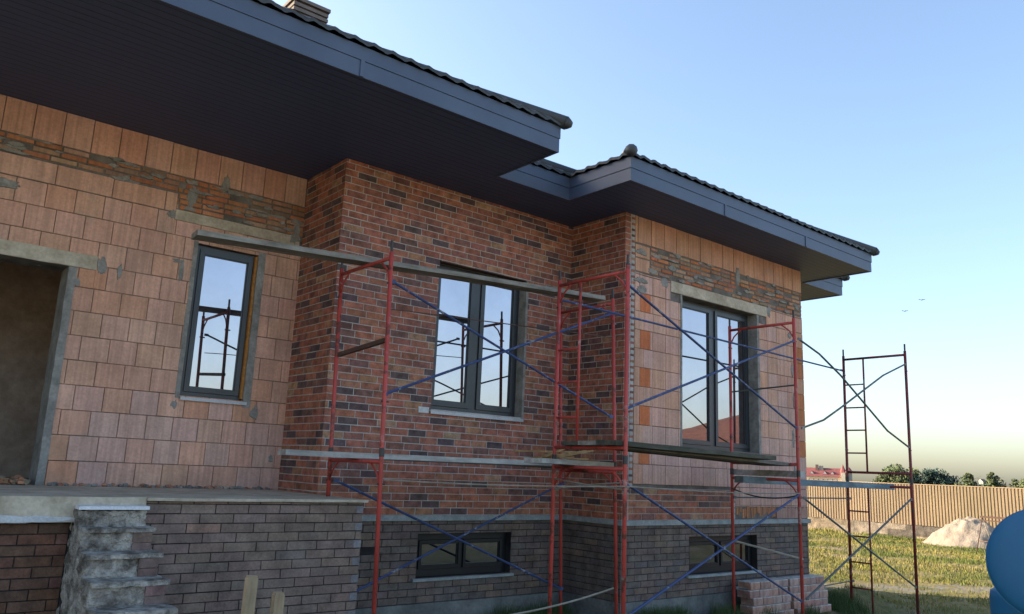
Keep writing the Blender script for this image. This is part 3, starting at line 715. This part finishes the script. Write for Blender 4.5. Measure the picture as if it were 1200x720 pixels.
# planks etc.
def plank(name,p,q,width,th,mat,label,cat='plank',group=None,wob=.004,side_=0):
    """board with its long axis p->q (bottom centre line)"""
    p=Vector(p); q=Vector(q); L=(q-p).length; d=(q-p)/L; u=Vector((0,0,1)).cross(d).normalized(); w=d.cross(u)
    mb=MB(); n=max(4,int(L/.25)); seed=rnd.random()*50
    ring=[(-width/2,0),(width/2,0),(width/2,th),(-width/2,th)]
    n0=0
    for i in range(n+1):
        t=i/n
        for (a,b) in ring:
            o=mnoise.noise(Vector((t*L*2+seed,a*5,b*9)))*wob
            s=(1,1) if 0<i<n else (1+rnd.uniform(-.02,.02),1)
            mb.v.append(tuple(p+d*(L*t)+u*(a+o)+w*(b+o*1.5)))
    for i in range(n):
        for k in range(4):
            a=i*4+k; b=i*4+(k+1)%4; mb.f.append((a,a+4,b+4,b)); mb.t.append((1,1,1)); mb.m.append(0)
    mb.f.append((0,1,2,3)); mb.f.append(tuple(n*4+k for k in (3,2,1,0))); mb.t+=[(1,1,1)]*2; mb.m+=[0,0]
    o=mb.build(name,M[mat]); tag(o,label,cat,group); return o
zl=1.785
plank('plank',(-5.47,.16,3.655),(-.58,-.12,3.855),.20,.050,'wood','long grey plank spanning above both windows on the top bars of the left scaffold')
plank('plank',(-4.50,.05,1.782),(-1.05,-.20,1.800),.22,.052,'woodlight','long pale weathered plank at knee level of the left scaffold, nearer the camera')
plank('plank',(-3.62,.36,1.779),(-.52,.22,1.785),.20,.045,'wooddark','dark plank behind the long pale one on the left scaffold')
plank('plank',(-1.78,-1.72,1.812),(-1.78,-.62,1.812),.24,.055,'woodlight','short whitish plank laid across the lower bar of the ladder frame') if 0 else None
plank('plank',(-2.35,-.98,1.812),(-1.15,-.80,1.812),.24,.050,'woodlight','short whitish plank lying between two bars of the ladder frame')
for i,(yy,lab) in enumerate(((-1.52,'dark mossy plank nearest the camera on the right scaffold'),(-1.24,'middle dark plank of three lying side by side on the right scaffold'),(-.96,'dark plank nearest the wall of three on the right scaffold'))):
    plank('plank',(-1.95+.03*i,yy-.05,2.012),(1.10+.9*(i>0)+.02*i,yy+.16,1.985-.05*(i>0)),.25,.048 if i==0 else .042,'wooddark' if i!=1 else 'wood',lab,group='planks side by side on the right scaffold')
plank('plank',(1.96,-1.32,1.800),(1.96,-.30,1.800),.12,.075,'woodlight','whitish board across the lower bars of the middle frame at the house corner')
plank('plank',(1.35,-.78,1.700),(4.95,-1.02,1.685),.14,.085,'bluewood','long blue-grey plank bridging to the free-standing end frame')
for i in range(9):
    x=rnd.uniform(-1.5,-1.05); y=-.12+rnd.uniform(-.1,.18); a=rnd.uniform(-.5,.5); L=rnd.uniform(.18,.42)
    q=MB(); q.box(-L,L,-.02,.02,-.008,.010,rot=Matrix.Rotation(a,3,'Z')@Matrix.Rotation(rnd.uniform(-.22,.02),3,'Y'),loc=(x+.1,y,1.885+.016*i*.7))
    tag(q.build('wood_offcut',M['woodnew']),'small orange-brown wood offcut in the loose pile on the pale plank','offcut','wood offcuts piled on the pale plank')
# cords, hose, pipe
def sag(p,q,s,n=14): 
    p=Vector(p);q=Vector(q); return [tuple(p+(q-p)*(i/n)+Vector((0,0,-s*4*(i/n)*(1-i/n)))) for i in range(n+1)]
m=MB(); m.tube(sag((-3.75,-.53,1.60),(-1.83,-1.73,1.63),.02),.008,6); m.tube(sag((-1.83,-1.73,1.63),(1.81,-1.37,1.60),.02),.008,6); tag(m.build('cord',M['cord']),'thin grey-brown cord strung along the scaffold posts below the planks','cord')
m=MB(); m.tube(sag((-1.83,-.73,1.56),(-1.80,-1.66,1.66),-.01),.009,6); m.tube(sag((-1.84,-.74,1.67),(-1.83,-1.68,1.60),.01),.009,6); tag(m.build('cord',M['cord']),'two short crossed cords tied between the legs of the ladder frame','cord')
m=MB(); m.tube(sag((1.80,-.36,1.62),(1.84,-1.34,1.58),.08),.009,6); tag(m.build('cable',M['cable']),'dark cable hanging in a shallow curve across the middle frame','cable')
m=MB(); m.tube(sag((-3.7,-1.5,.52),(-1.86,-1.62,.70),.05),.009,6); tag(m.build('hose',M['cord']),'thin pale hose sagging low from the ladder frame towards the terrace','hose')
m=MB(); m.tube([(1.85,-.34,.93),(1.84,-1.36,.80)],.014,8); tag(m.build('plastic_pipe',M['pvc']),'pale plastic pipe tied level across the middle frame before the small window','pipe')

# ================================================================== SETTING
def gh(x,y):
    h=GZ+.05*mnoise.noise(Vector((x*.35,y*.35,0)))+.02*mnoise.noise(Vector((x*1.5,y*1.5,3)))
    # gentle rise against the walls
    if -4<x<5 and -1<y<1.3: h+=.13*max(0,1-abs(y-(0 if x>0 else Y2))/.9)
    # small soil heap by the brick stacks
    h+=.30*math.exp(-((x-5.6)**2+(y+.05)**2)/.25)
    return h
mb=MB()
def axis(a,b,fine0,fine1,step):
    v=[a]; 
    while v[-1]<fine0: v.append(min(fine0,v[-1]+max(step,(fine0-v[-1])*.35)))
    while v[-1]<fine1: v.append(v[-1]+step)
    s=step
    while v[-1]<b: s*=1.35; v.append(v[-1]+s)
    return v
xs=axis(-900,2500,-9,26,.25); ys=axis(-900,2500,-9,14,.25)
for y in ys:
    for x in xs:
        far=max(0,math.hypot(x-8,y-3)-22); z=gh(x,y) if far==0 else GZ+(gh(x,y)-GZ)*max(0,1-far/20)
        mb.v.append((x,y,z))
nx=len(xs)
for j in range(len(ys)-1):
    for i in range(nx-1): a=j*nx+i; mb.f.append((a,a+1,a+nx+1,a+nx))
mb.t=[(1,1,1)]*len(mb.f); mb.m=[0]*len(mb.f)
tag(mb.build('ground',M['ground'],smooth=True),'flat grassy yard with worn bare patches','ground',kind='structure')

# grass: thousands of thin blades as one mesh
def grass_mesh(spots,name,label,seed):
    rg=np.random.default_rng(seed); n=len(spots); V=np.zeros((n,3,3),np.float32); T=np.ones((n,4),np.float32)
    for i,(x,y,z,h,w,c) in enumerate(spots):
        a=rg.uniform(0,6.28); l=rg.uniform(.1,.6)*h; b=rg.uniform(0,6.28)
        V[i,0]=(x-math.cos(a)*w,y-math.sin(a)*w,z-.01); V[i,1]=(x+math.cos(a)*w,y+math.sin(a)*w,z-.01); V[i,2]=(x+math.cos(b)*l,y+math.sin(b)*l,z+h); T[i,:3]=c
    me=bpy.data.meshes.new(name); me.vertices.add(n*3); me.vertices.foreach_set('co',V.ravel())
    me.loops.add(n*3); me.loops.foreach_set('vertex_index',np.arange(n*3,dtype=np.int32)); me.polygons.add(n)
    me.polygons.foreach_set('loop_start',np.arange(0,n*3,3,dtype=np.int32)); me.polygons.foreach_set('loop_total',np.full(n,3,np.int32))
    at=me.attributes.new('tint','FLOAT_COLOR','FACE'); at.data.foreach_set('color',T.ravel()); me.materials.append(M['grass']); me.update(); me.validate()
    o=bpy.data.objects.new(name,me); COL.objects.link(o); return tag(o,label,'grass',kind='stuff')
GC=[(.09,.12,.030),(.13,.16,.038),(.19,.18,.05),(.25,.215,.07),(.16,.17,.045),(.30,.25,.11)]
def gcol(x,y):
    n=mnoise.noise(Vector((x*.4,y*.4,7)))
    i=min(5,max(0,int(2.4+n*5+rnd.gauss(0,1.0)))); c=GC[i]; f=rnd.uniform(.8,1.2); return tuple(k*f for k in c)
spots=[]
while len(spots)<90000:
    # denser near the camera side of the yard
    x=4.4+20*rnd.random()**1.25; y=-3.2+16*rnd.random()
    t=abs(.5*x+.866*y-5.05+(mnoise.noise(Vector((x*.5,y*.5,1)))*1.0))
    if t<.62 and rnd.random()<.9: continue
    nn=mnoise.noise(Vector((x*.9,y*.9,11)))
    if nn<-.12 and rnd.random()<.75: continue
    h=(.03+.045*rnd.random())*(1+1.1*max(0,nn)); 
    if x>23.5: h*=1.8
    spots.append((x,y,gh(x,y),h,.004+.00045*x,gcol(x,y)))
grass_mesh(spots,'grass','low green and yellowish grass growing over the yard',3)
spots=[]
while len(spots)<16000:
    if rnd.random()<.7: x=rnd.uniform(.2,4.9); y=-.06-abs(rnd.gauss(0,.32))
    else: x=rnd.uniform(-3.4,-.1); y=Y2-.08-abs(rnd.gauss(0,.22))
    d=mnoise.noise(Vector((x*1.7,y*1.5,5)))+rnd.uniform(-.2,.2)
    if d<.0: continue
    h=rnd.uniform(.06,.20)*(1+d*1.2); c=rnd.choice([(.05,.09,.03),(.06,.11,.035),(.08,.12,.045),(.10,.12,.06)])
    spots.append((x,y,gh(x,y),h,.004,c))
grass_mesh(spots,'weeds','dark green weeds growing along the foot of the house plinth',5)

# fence
XF=25.0
fen=empty('fence','long tan profiled metal fence on a rubble-stone footing across the yard','fence')
p=.115; y=-9.0; i=0
while y<42:
    mb=MB(); tn=vary((.205,.155,.098),.06)
    for k in range(10):
        a=y+k*p; pr=[(a,0),(a+.035,0),(a+.05,.022),(a+.10,.022),(a+p,0)]
        for (ya,da),(yb,db) in zip(pr[:-1],pr[1:]):
            n=len(mb.v); mb.v+=[(XF-da,ya,.30),(XF-db,yb,.30),(XF-db,yb,1.84),(XF-da,ya,1.84)]; mb.f.append((n,n+3,n+2,n+1)); mb.t.append(tn if da or db else tuple(q*.78 for q in tn)); mb.m.append(0)
            n=len(mb.v); mb.v+=[(XF-da+.004,ya,.30),(XF-db+.004,yb,.30),(XF-db+.004,yb,1.84),(XF-da+.004,ya,1.84)]; mb.f.append((n,n+1,n+2,n+3)); mb.t.append(tn); mb.m.append(0)
    mb.build('panel',M['fence'],fen); y+=10*p; i+=1
mb=MB()
def fs(u,v):
    yy=-9+51*u; q=mnoise.noise(Vector((yy*3.2,v*2.4,2)))
    return (XF-.10-.05*q,yy,-.35+.66*v+.02*mnoise.noise(Vector((yy*2,v,9))))
n0=len(mb.f); mb.grid(fs,500,6)
for k in range(len(mb.t)):
    j=(k%500+((k//500)//2)*1)//3+((k//500)//2)*999; h=(j*2654435761%997)/997; mb.t[k]=[(.17,.14,.105),(.13,.115,.095),(.22,.18,.125),(.09,.08,.07),(.19,.165,.135)][int(h*5)]
mb.grid(lambda u,v:(XF-.12+.25*v,-9+51*u,.305),40,1,(.26,.24,.21)); mb.build('footing',M['stone'],fen)
for k in range(20):
    q=MB(); q.box(XF+.03,XF+.09,-9+k*2.6-.03,-9+k*2.6+.03,GZ,1.86); q.build('post',M['rust'],fen)
q=MB(); q.box(XF-.03,XF+.05,-9,42,1.842,1.868,(.30,.22,.14)); q.build('cap_rail',M['fence'],fen)
place(fen,(XF,5,GZ))

# sand pile
mb=MB()
def sp(u,v):
    r=v; t=u*2*math.pi; rx,ry=1.35,1.62
    x=23.25+rx*r*math.cos(t); y=4.95+ry*r*math.sin(t)
    h=1.12*max(0,1-r*r*.35-r*.65)*(1-.10*math.exp(-r*r*30))+.13*mnoise.noise(Vector((x*2.2,y*2.2,0)))*(1-r)**.3+.08*mnoise.noise(Vector((x*5,y*5,1)))*(r<.98)
    # a slump on the camera side
    return (x,y,GZ-.03+max(0,h))
mb.grid(sp,90,34); tag(mb.build('sand_pile',M['sand'],smooth=True),'tall heap of pale sand before the tan fence, lit on its left side','sand pile')
for i in range(14):
    x=21.5+rnd.uniform(-.5,.6); y=5.2+rnd.uniform(-1.2,1.3)
# trestle
tr=empty('trestle','rusty folding metal trestle standing by the sand heap','trestle')
def tb(name,a,b,r=.016,mat='rust'):
    m=MB(); m.tube([a,b],r,6); m.build(name,M[mat],tr,smooth=True)
x0=20.0
m=MB(); m.box(x0-.03,x0+.03,2.62,3.36,.90,.955); m.box(x0-.05,x0-.02,2.66,3.30,.80,.835); m.build('top_rail',M['rust'],tr)
tb('leg',(x0,3.30,.93),(x0-.25,3.46,GZ)); tb('leg',(x0,3.30,.93),(x0+.25,3.10,GZ),.014,'cord'); tb('leg',(x0,2.68,.93),(x0-.25,2.52,GZ)); tb('leg',(x0,2.68,.93),(x0+.25,2.40,GZ),.014,'cord'); tb('stretcher',(x0-.15,3.36,.2),(x0-.15,2.60,.2))
place(tr,(x0,3,GZ))

# stacks of facing bricks by the plinth
def stack(px,py,cols,rows,ang,gname,who,skew):
    bl_,bh,bd=.222,.092,.100
    rot=Matrix.Rotation(ang,3,'Z')
    for r in range(rows):
        for c in range(cols):
            mb=MB(); tint=vary(rnd.choice([(.40,.225,.18),(.44,.24,.185),(.36,.24,.215),(.34,.205,.175),(.43,.275,.235)]),.1)
            def S_(x0,x1,y0,y1,z0,z1,t): mb.box(x0,x1,y0,y1,z0,z1,t)
            S_(-bl_/2,bl_/2,-bd,bd,0,bh-.004,tint); S_(-bl_/2,bl_/2,-bd-.002,bd,bh-.004,bh+.006,(.50,.47,.45))
            o=mb.build('facing_brick',M['clinker'])
            off=skew*r+(0 if r%2 else .05)
            v=rot@Vector((c*(bl_+.008)+off,.006*r+rnd.uniform(-.004,.004),0)); o.location=(px+v.x,py+v.y,-.12+r*(bh+.008)+.004*(r//2)); o.rotation_euler=(0,0,ang+rnd.uniform(-.02,.02))
            tag(o,who,'brick',gname)
        if r in (1,3):
            mb=MB(); 
stack(2.26,-.34,4,5,.0,'bricks in the stack under the small window','reddish clinker brick in the stack left of the dark gap, under the small window',-.02)
stack(3.28,-.34,4,5,.0,'bricks in the stack at the house corner','reddish clinker brick in the stack right of the dark gap, at the house corner',-.035)

# wooden stakes in the foreground
for (x,zt,w_,lab) in ((-5.965,1.172,.052,'taller pale wooden stake standing before the dark terrace brickwork'),(-5.815,1.085,.052,'shorter pale wooden stake standing right of the taller one')):
    mb=MB(); mb.box(-w_/2,w_/2,-.02,.02,GZ-.2-1.4*0,zt-.012); mb.v=[(a+(.0 if c<0 else .002),b,c) for a,b,c in mb.v]
    n=len(mb.v); mb.box(-w_/2+.006,w_/2-.002,-.018,.016,zt-.012,zt); o=mb.build('wooden_stake',M['stake']); o.location=(x,-3.0,0); o.rotation_euler=(0,R(1.0),0)
    tag(o,lab,'stake')

# blue drum at the right edge
F_=Vector((math.sin(YAW)*math.cos(PIT),math.cos(YAW)*math.cos(PIT),math.sin(PIT)))
dr=empty('mixing_drum','large round blue drum cut off by the right edge of the picture','drum')
dc=Vector((-2.66,-5.44,1.37)); ax=(CAM-dc); ax.z=0; ax.normalize(); ax=Vector((ax.x,ax.y,.10)).normalized(); ax=(Matrix.Rotation(R(-14),3,'Z')@ax)
uu=ax.cross(Vector((0,0,1))).normalized(); ww=uu.cross(ax).normalized()
def lathe(prof,c,seg=56):
    mb=MB(); n0=0
    for (d,r) in prof:
        for k in range(seg):
            t=2*math.pi*k/seg; mb.v.append(tuple(c+ax*d+uu*(r*math.cos(t))+ww*(r*math.sin(t))))
    for i in range(len(prof)-1):
        for k in range(seg): a=i*seg+k; b=i*seg+(k+1)%seg; mb.f.append((a,b,b+seg,a+seg))
    mb.f.append(tuple(range(seg)))
    mb.f.append(tuple((len(prof)-1)*seg+k for k in range(seg))[::-1]); mb.t=[(1,1,1)]*len(mb.f); mb.m=[0]*len(mb.f); return mb
o=lathe([(.050,.01),(.047,.10),(.040,.19),(.030,.245),(.020,.268),(.010,.282),(0,.288)],dc).build('drum_end',M['drum'],dr,smooth=True)
lathe([(.0,.292),(-.02,.292)],dc).build('seam_ring',M['drum'],dr,smooth=False)
lathe([(-.02,.285),(-.25,.283),(-.45,.22),(-.50,.18)],dc).build('drum_shell',M['drum'],dr,smooth=True)
b2=Vector((-2.34,-5.18,0))+Vector((.774,-.633,0))*.27+Vector((.633,.774,0))*.1; mb=MB()
prof=[(.0,.30),(.3,.31),(.8,.32),(.815,.33),(.83,.33),(.845,.32),(1.32,.325),(1.355,.318),(1.37,.295),(1.372,.2)]
for (z,r) in prof:
    for k in range(48): t=2*math.pi*k/48; mb.v.append((b2.x+.0+r*math.cos(t),b2.y+.0+r*math.sin(t),GZ+z))
for i in range(len(prof)-1):
    for k in range(48): a=i*48+k; b=i*48+(k+1)%48; mb.f.append((a,b,b+48,a+48))
mb.f.append(tuple((len(prof)-1)*48+k for k in range(48))); mb.t=[(1,1,1)]*len(mb.f); mb.m=[0]*len(mb.f)
mb.build('base_barrel',M['drum'],dr,smooth=True)
place(dr,(b2.x,b2.y,GZ))

# trees beyond the fence
def tree(x,y,h,rx,shape,label,cols,n=2600):
    root=empty('tree',label,'tree','trees beyond the fence')
    m=MB(); m.tube([(x,y,GZ),(x+.1,y,GZ+h*.35),(x,y+.1,GZ+h*.8)],h*.03,8,r1=h*.008)
    for k in range(9):
        a=k*2.4; z0=GZ+h*(.2+.06*k); m.tube([(x,y,z0),(x+math.cos(a)*rx*.6,y+math.sin(a)*rx*.6,z0+h*.16)],h*.012,5,r1=h*.003)
    m.build('trunk',M['bark'],root)
    c=MB(); cl=[]
    for k in range(26 if shape=='round' else 20):
        if shape=='round':
            a=rnd.random()*6.28; r=rx*rnd.random()**.5*.8; z=h*(.22+.62*rnd.random()); r*=math.sqrt(max(.1,1-((z/h-.45)/.55)**2)); cl.append((x+r*math.cos(a),y+r*math.sin(a),GZ+z,rx*rnd.uniform(.22,.42)))
        else:
            z=rnd.random()**1.3; r=rx*(1-z)*rnd.random()*.8; a=rnd.random()*6.28; cl.append((x+r*math.cos(a),y+r*math.sin(a),GZ+h*(.1+.85*z),rx*.38*(1.05-z)))
    for i in range(n):
        q=rnd.choice(cl); d=Vector((rnd.gauss(0,1),rnd.gauss(0,1),rnd.gauss(0,1))).normalized()*q[3]*rnd.random()**.4
        pnt=Vector(q[:3])+d; s=h*rnd.uniform(.035,.065); a=Vector((rnd.gauss(0,1),rnd.gauss(0,1),rnd.gauss(0,1))).normalized(); b=a.orthogonal().normalized()
        t=vary(rnd.choice(cols),.25); c.face([pnt-a*s-b*s*.6,pnt+a*s-b*s*.5,pnt+a*s*.8+b*s*.6,pnt-a*s*.7+b*s*.7],t)
    c.build('crown',M['leaf'],root); place(root,(x,y,GZ))
G1=[(.045,.075,.04),(.055,.09,.045),(.035,.06,.038)]; G2=[(.03,.055,.045),(.04,.07,.055),(.05,.08,.06)]; G3=[(.07,.095,.045),(.09,.11,.05),(.06,.08,.04)]
tree(265.3,118.5,8.4,7.5,'round','broad round deciduous tree with the tallest crown above the fence, behind the scaffold post',G3)
tree(267.8,111.5,7.6,6.8,'round','dark bluish-green round tree just right of the tallest crown',G2)
tree(269.8,106.0,6.2,4.6,'round','low dark shrubby tree at the right end of the tree clump',G2,1500)
tree(263,124.5,5.2,3.0,'round','small pale tree left of the tallest crown beyond the fence',G3,1200)
tree(254,92.8,7.6,6.4,'cone','pointed tree standing left of the pale chimney spot beyond the fence',G3,1600)
tree(255.8,87.6,7.5,7.0,'cone','pointed bushy tree second from the right edge beyond the fence',G3,1600)
tree(258.3,80.0,5.6,5.0,'round','low spreading tree at the right edge beyond the fence',G3,1800)
tree(268.5,101.5,3.9,1.6,'round','tiny round bush standing alone between the clump and the pointed trees',G2,500)
# little pale outbuilding gable between the two pointed trees
mb=MB(); mb.box(254.0,257.0,89.6,91.2,GZ,4.0,(.62,.58,.46)); n=len(mb.v)
mb.face([(253.9,89.5,4.0),(257.1,89.5,4.0),(257.1,90.4,5.0),(253.9,90.4,5.0)],(.35,.3,.25)); mb.face([(253.9,91.3,4.0),(253.9,90.4,5.0),(257.1,90.4,5.0),(257.1,91.3,4.0)],(.35,.3,.25)); mb.face([(253.95,89.5,4.0),(253.95,90.4,5.0),(253.95,91.3,4.0)],(.62,.58,.46))
tag(mb.build('small_outbuilding',M['flat']),'tiny pale gabled outbuilding between the pointed trees','outbuilding')

# far mansion
man=empty('mansion','far cream mansion with a mauve-red roof, dormers and a round tower above the fence line','house')
dv=Vector((428.9+7.6,236.85+7.0,0)).normalized(); dv_r=Vector((dv.y,-dv.x,0)); mc=Vector((428.9,236.85,0))
rotm=Matrix((( dv_r.x,dv.x,0),(dv_r.y,dv.y,0),(0,0,1)))
def MP(mb,x0,x1,y0,y1,z0,z1,t): mb.box(x0,x1,y0,y1,z0,z1,t,rot=rotm,loc=(mc.x,mc.y,0))
def mloc(x,y,z): v=rotm@Vector((x,y,0)); return (mc.x+v.x,mc.y+v.y,z)
q=MB(); MP(q,-11,8,0,9,GZ,5.6,(.62,.47,.33)); MW=q.build('wall',M['flat'],man)
for k in range(7):
    q=MB(); MP(q,-9.6+k*2.5,-8.5+k*2.5,-.08,-.01,2.6,4.4,(.75,.62,.45)); w_=q.build('window',M['flat'],MW); q=MB(); MP(q,-9.4+k*2.5,-8.7+k*2.5,-.12,-.09,2.8,4.2,(.12,.12,.14)); q.build('pane',M['flat'],w_)
q=MB(); t=(.23,.085,.085)
A=[mloc(-11.6,-.6,5.5),mloc(8.4,-.6,5.5),mloc(8.4,9.6,5.5),mloc(-11.6,9.6,5.5)]; T=[mloc(-11,4.0,10.4),mloc(8,4.0,10.4),mloc(8,5,10.4),mloc(-11,5,10.4)]
for i in range(4): j=(i+1)%4; q.face([A[i],A[j],T[j],T[i]],t)
q.face(T,t); MR=q.build('roof',M['flat'],man)
for x in (-7.5,-.5,3.5):
    q=MB(); q.face([mloc(x-1,.5,6.9),mloc(x+1,.5,6.9),mloc(x,.5,8.6)],(.75,.6,.55)); q.face([mloc(x-1.1,.4,6.9),mloc(x,.4,8.7),mloc(x,3.2,8.7),mloc(x-1.1,2,6.9)],t); q.face([mloc(x+1.1,.4,6.9),mloc(x+1.1,2,6.9),mloc(x,3.2,8.7),mloc(x,.4,8.7)],t); q.build('dormer',M['flat'],MR)
q=MB(); MP(q,-5.4,-3.8,2.5,4.5,8,12.2,(.2,.13,.12)); MP(q,-3.6,-1.2,2.6,5,8,11.6,(.20,.19,.19)); q.build('chimney',M['flat'],MR)
q=MB(); MP(q,8,10.2,-1.5,8,GZ,8.0,(.66,.58,.45)); q.tube([mloc(12.0,3,GZ),mloc(12.0,3,8.2)],2.0,16,(.27,.26,.24)); TW=q.build('tower',M['flat'],man)
q=MB(); q.tube([mloc(9.2,3,8.0),mloc(9.2,3,12.8)],2.0,8,t,r1=.05); q.tube([mloc(12.2,3,8.2),mloc(12.2,3,11.2)],2.7,14,t,r1=.6); q.build('spire',M['flat'],TW)
place(man,(mc.x,mc.y,GZ))

# neighbour's house, reflected in the right-hand window
nb=empty('neighbour_house','house with red-brown roof seen only as a reflection in the right window','house')
q=MB(); q.box(34,56,-33,-16,GZ,3.2,(.33,.17,.12)); q.build('wall',M['flat'],nb)
q=MB(); t=(.17,.09,.07); A=[(33.4,-33.6,3.1),(56.6,-33.6,3.1),(56.6,-15.4,3.1),(33.4,-15.4,3.1)]; ap=(46,-24,7.8)
for i in range(4): q.face([A[i],A[(i+1)%4],ap],t)
q.face(A[::-1],t); q.build('roof',M['flat'],nb)
for (ya) in (-31,-26,-21):
    q=MB(); q.box(33.93,33.99,ya,ya+1.5,1,2.3,(.08,.09,.1)); q.build('window',M['flat'],nb)
place(nb,(45,-25,GZ))

# birds
for i,(b,lab) in enumerate((((47.6,16.4,14.26),'upper of two tiny dark birds in the sky'),((47.2,17.4,13.54),'lower left of two tiny dark birds in the sky'))):
    m=MB(); b=Vector(b); u=Vector((.6,-.8,0)); up=Vector((0,0,1)); d=Vector((.8,.6,0))
    m.tube([b-d*.12,b-d*.04,b+d*.06,b+d*.12],.035,6,r1=.015)
    for s in (-1,1): m.face([b+d*.05,b+u*s*.13+up*.07+d*.02,b+u*s*.24+up*.03-d*.03,b-d*.05]); 
    tag(m.build('bird',M['cable']),lab,'bird')

# ================================================================== CAMERA, LIGHT, RENDER
F=F_; Rv=Vector((math.cos(YAW),-math.sin(YAW),0)); Uv=Rv.cross(F)
R2=Rv*math.cos(ROL)+Uv*math.sin(ROL); U2=-Rv*math.sin(ROL)+Uv*math.cos(ROL)
cd=bpy.data.cameras.new('camera'); cam=bpy.data.objects.new('camera',cd); COL.objects.link(cam)
cam.matrix_world=Matrix(((R2.x,U2.x,-F.x,CAM.x),(R2.y,U2.y,-F.y,CAM.y),(R2.z,U2.z,-F.z,CAM.z),(0,0,0,1)))
cd.sensor_width=36; cd.lens=28.08; cd.clip_start=.05; cd.clip_end=6000; S.camera=cam
SUN_AZ=R(-33.5); SUN_EL=R(21)
wd=bpy.data.worlds.new('World'); S.world=wd; wd.use_nodes=True; nt=wd.node_tree
sky=nt.nodes.new('ShaderNodeTexSky'); sky.sky_type='NISHITA'; sky.sun_disc=False; sky.sun_elevation=SUN_EL; sky.sun_rotation=SUN_AZ
sky.air_density=1.0; sky.dust_density=2.4; sky.ozone_density=1.5; sky.altitude=100
bg=nt.nodes['Background']; bg.inputs['Strength'].default_value=.115; nt.links.new(sky.outputs[0],bg.inputs[0])
sd=bpy.data.lights.new('sun','SUN'); sd.energy=4.2; sd.angle=R(.53); sd.color=(1,.80,.56)
so=bpy.data.objects.new('sun',sd); COL.objects.link(so)
sv=Vector((math.sin(SUN_AZ)*math.cos(SUN_EL),math.cos(SUN_AZ)*math.cos(SUN_EL),math.sin(SUN_EL)))
so.rotation_euler=sv.to_track_quat('Z','Y').to_euler(); so.location=(0,0,30)
vs=S.view_settings; vs.view_transform='Standard'; vs.look='None'; vs.gamma=1; vs.exposure=1.78; vs.use_curve_mapping=False
S.cycles.max_bounces=6; S.cycles.diffuse_bounces=4; S.cycles.glossy_bounces=4
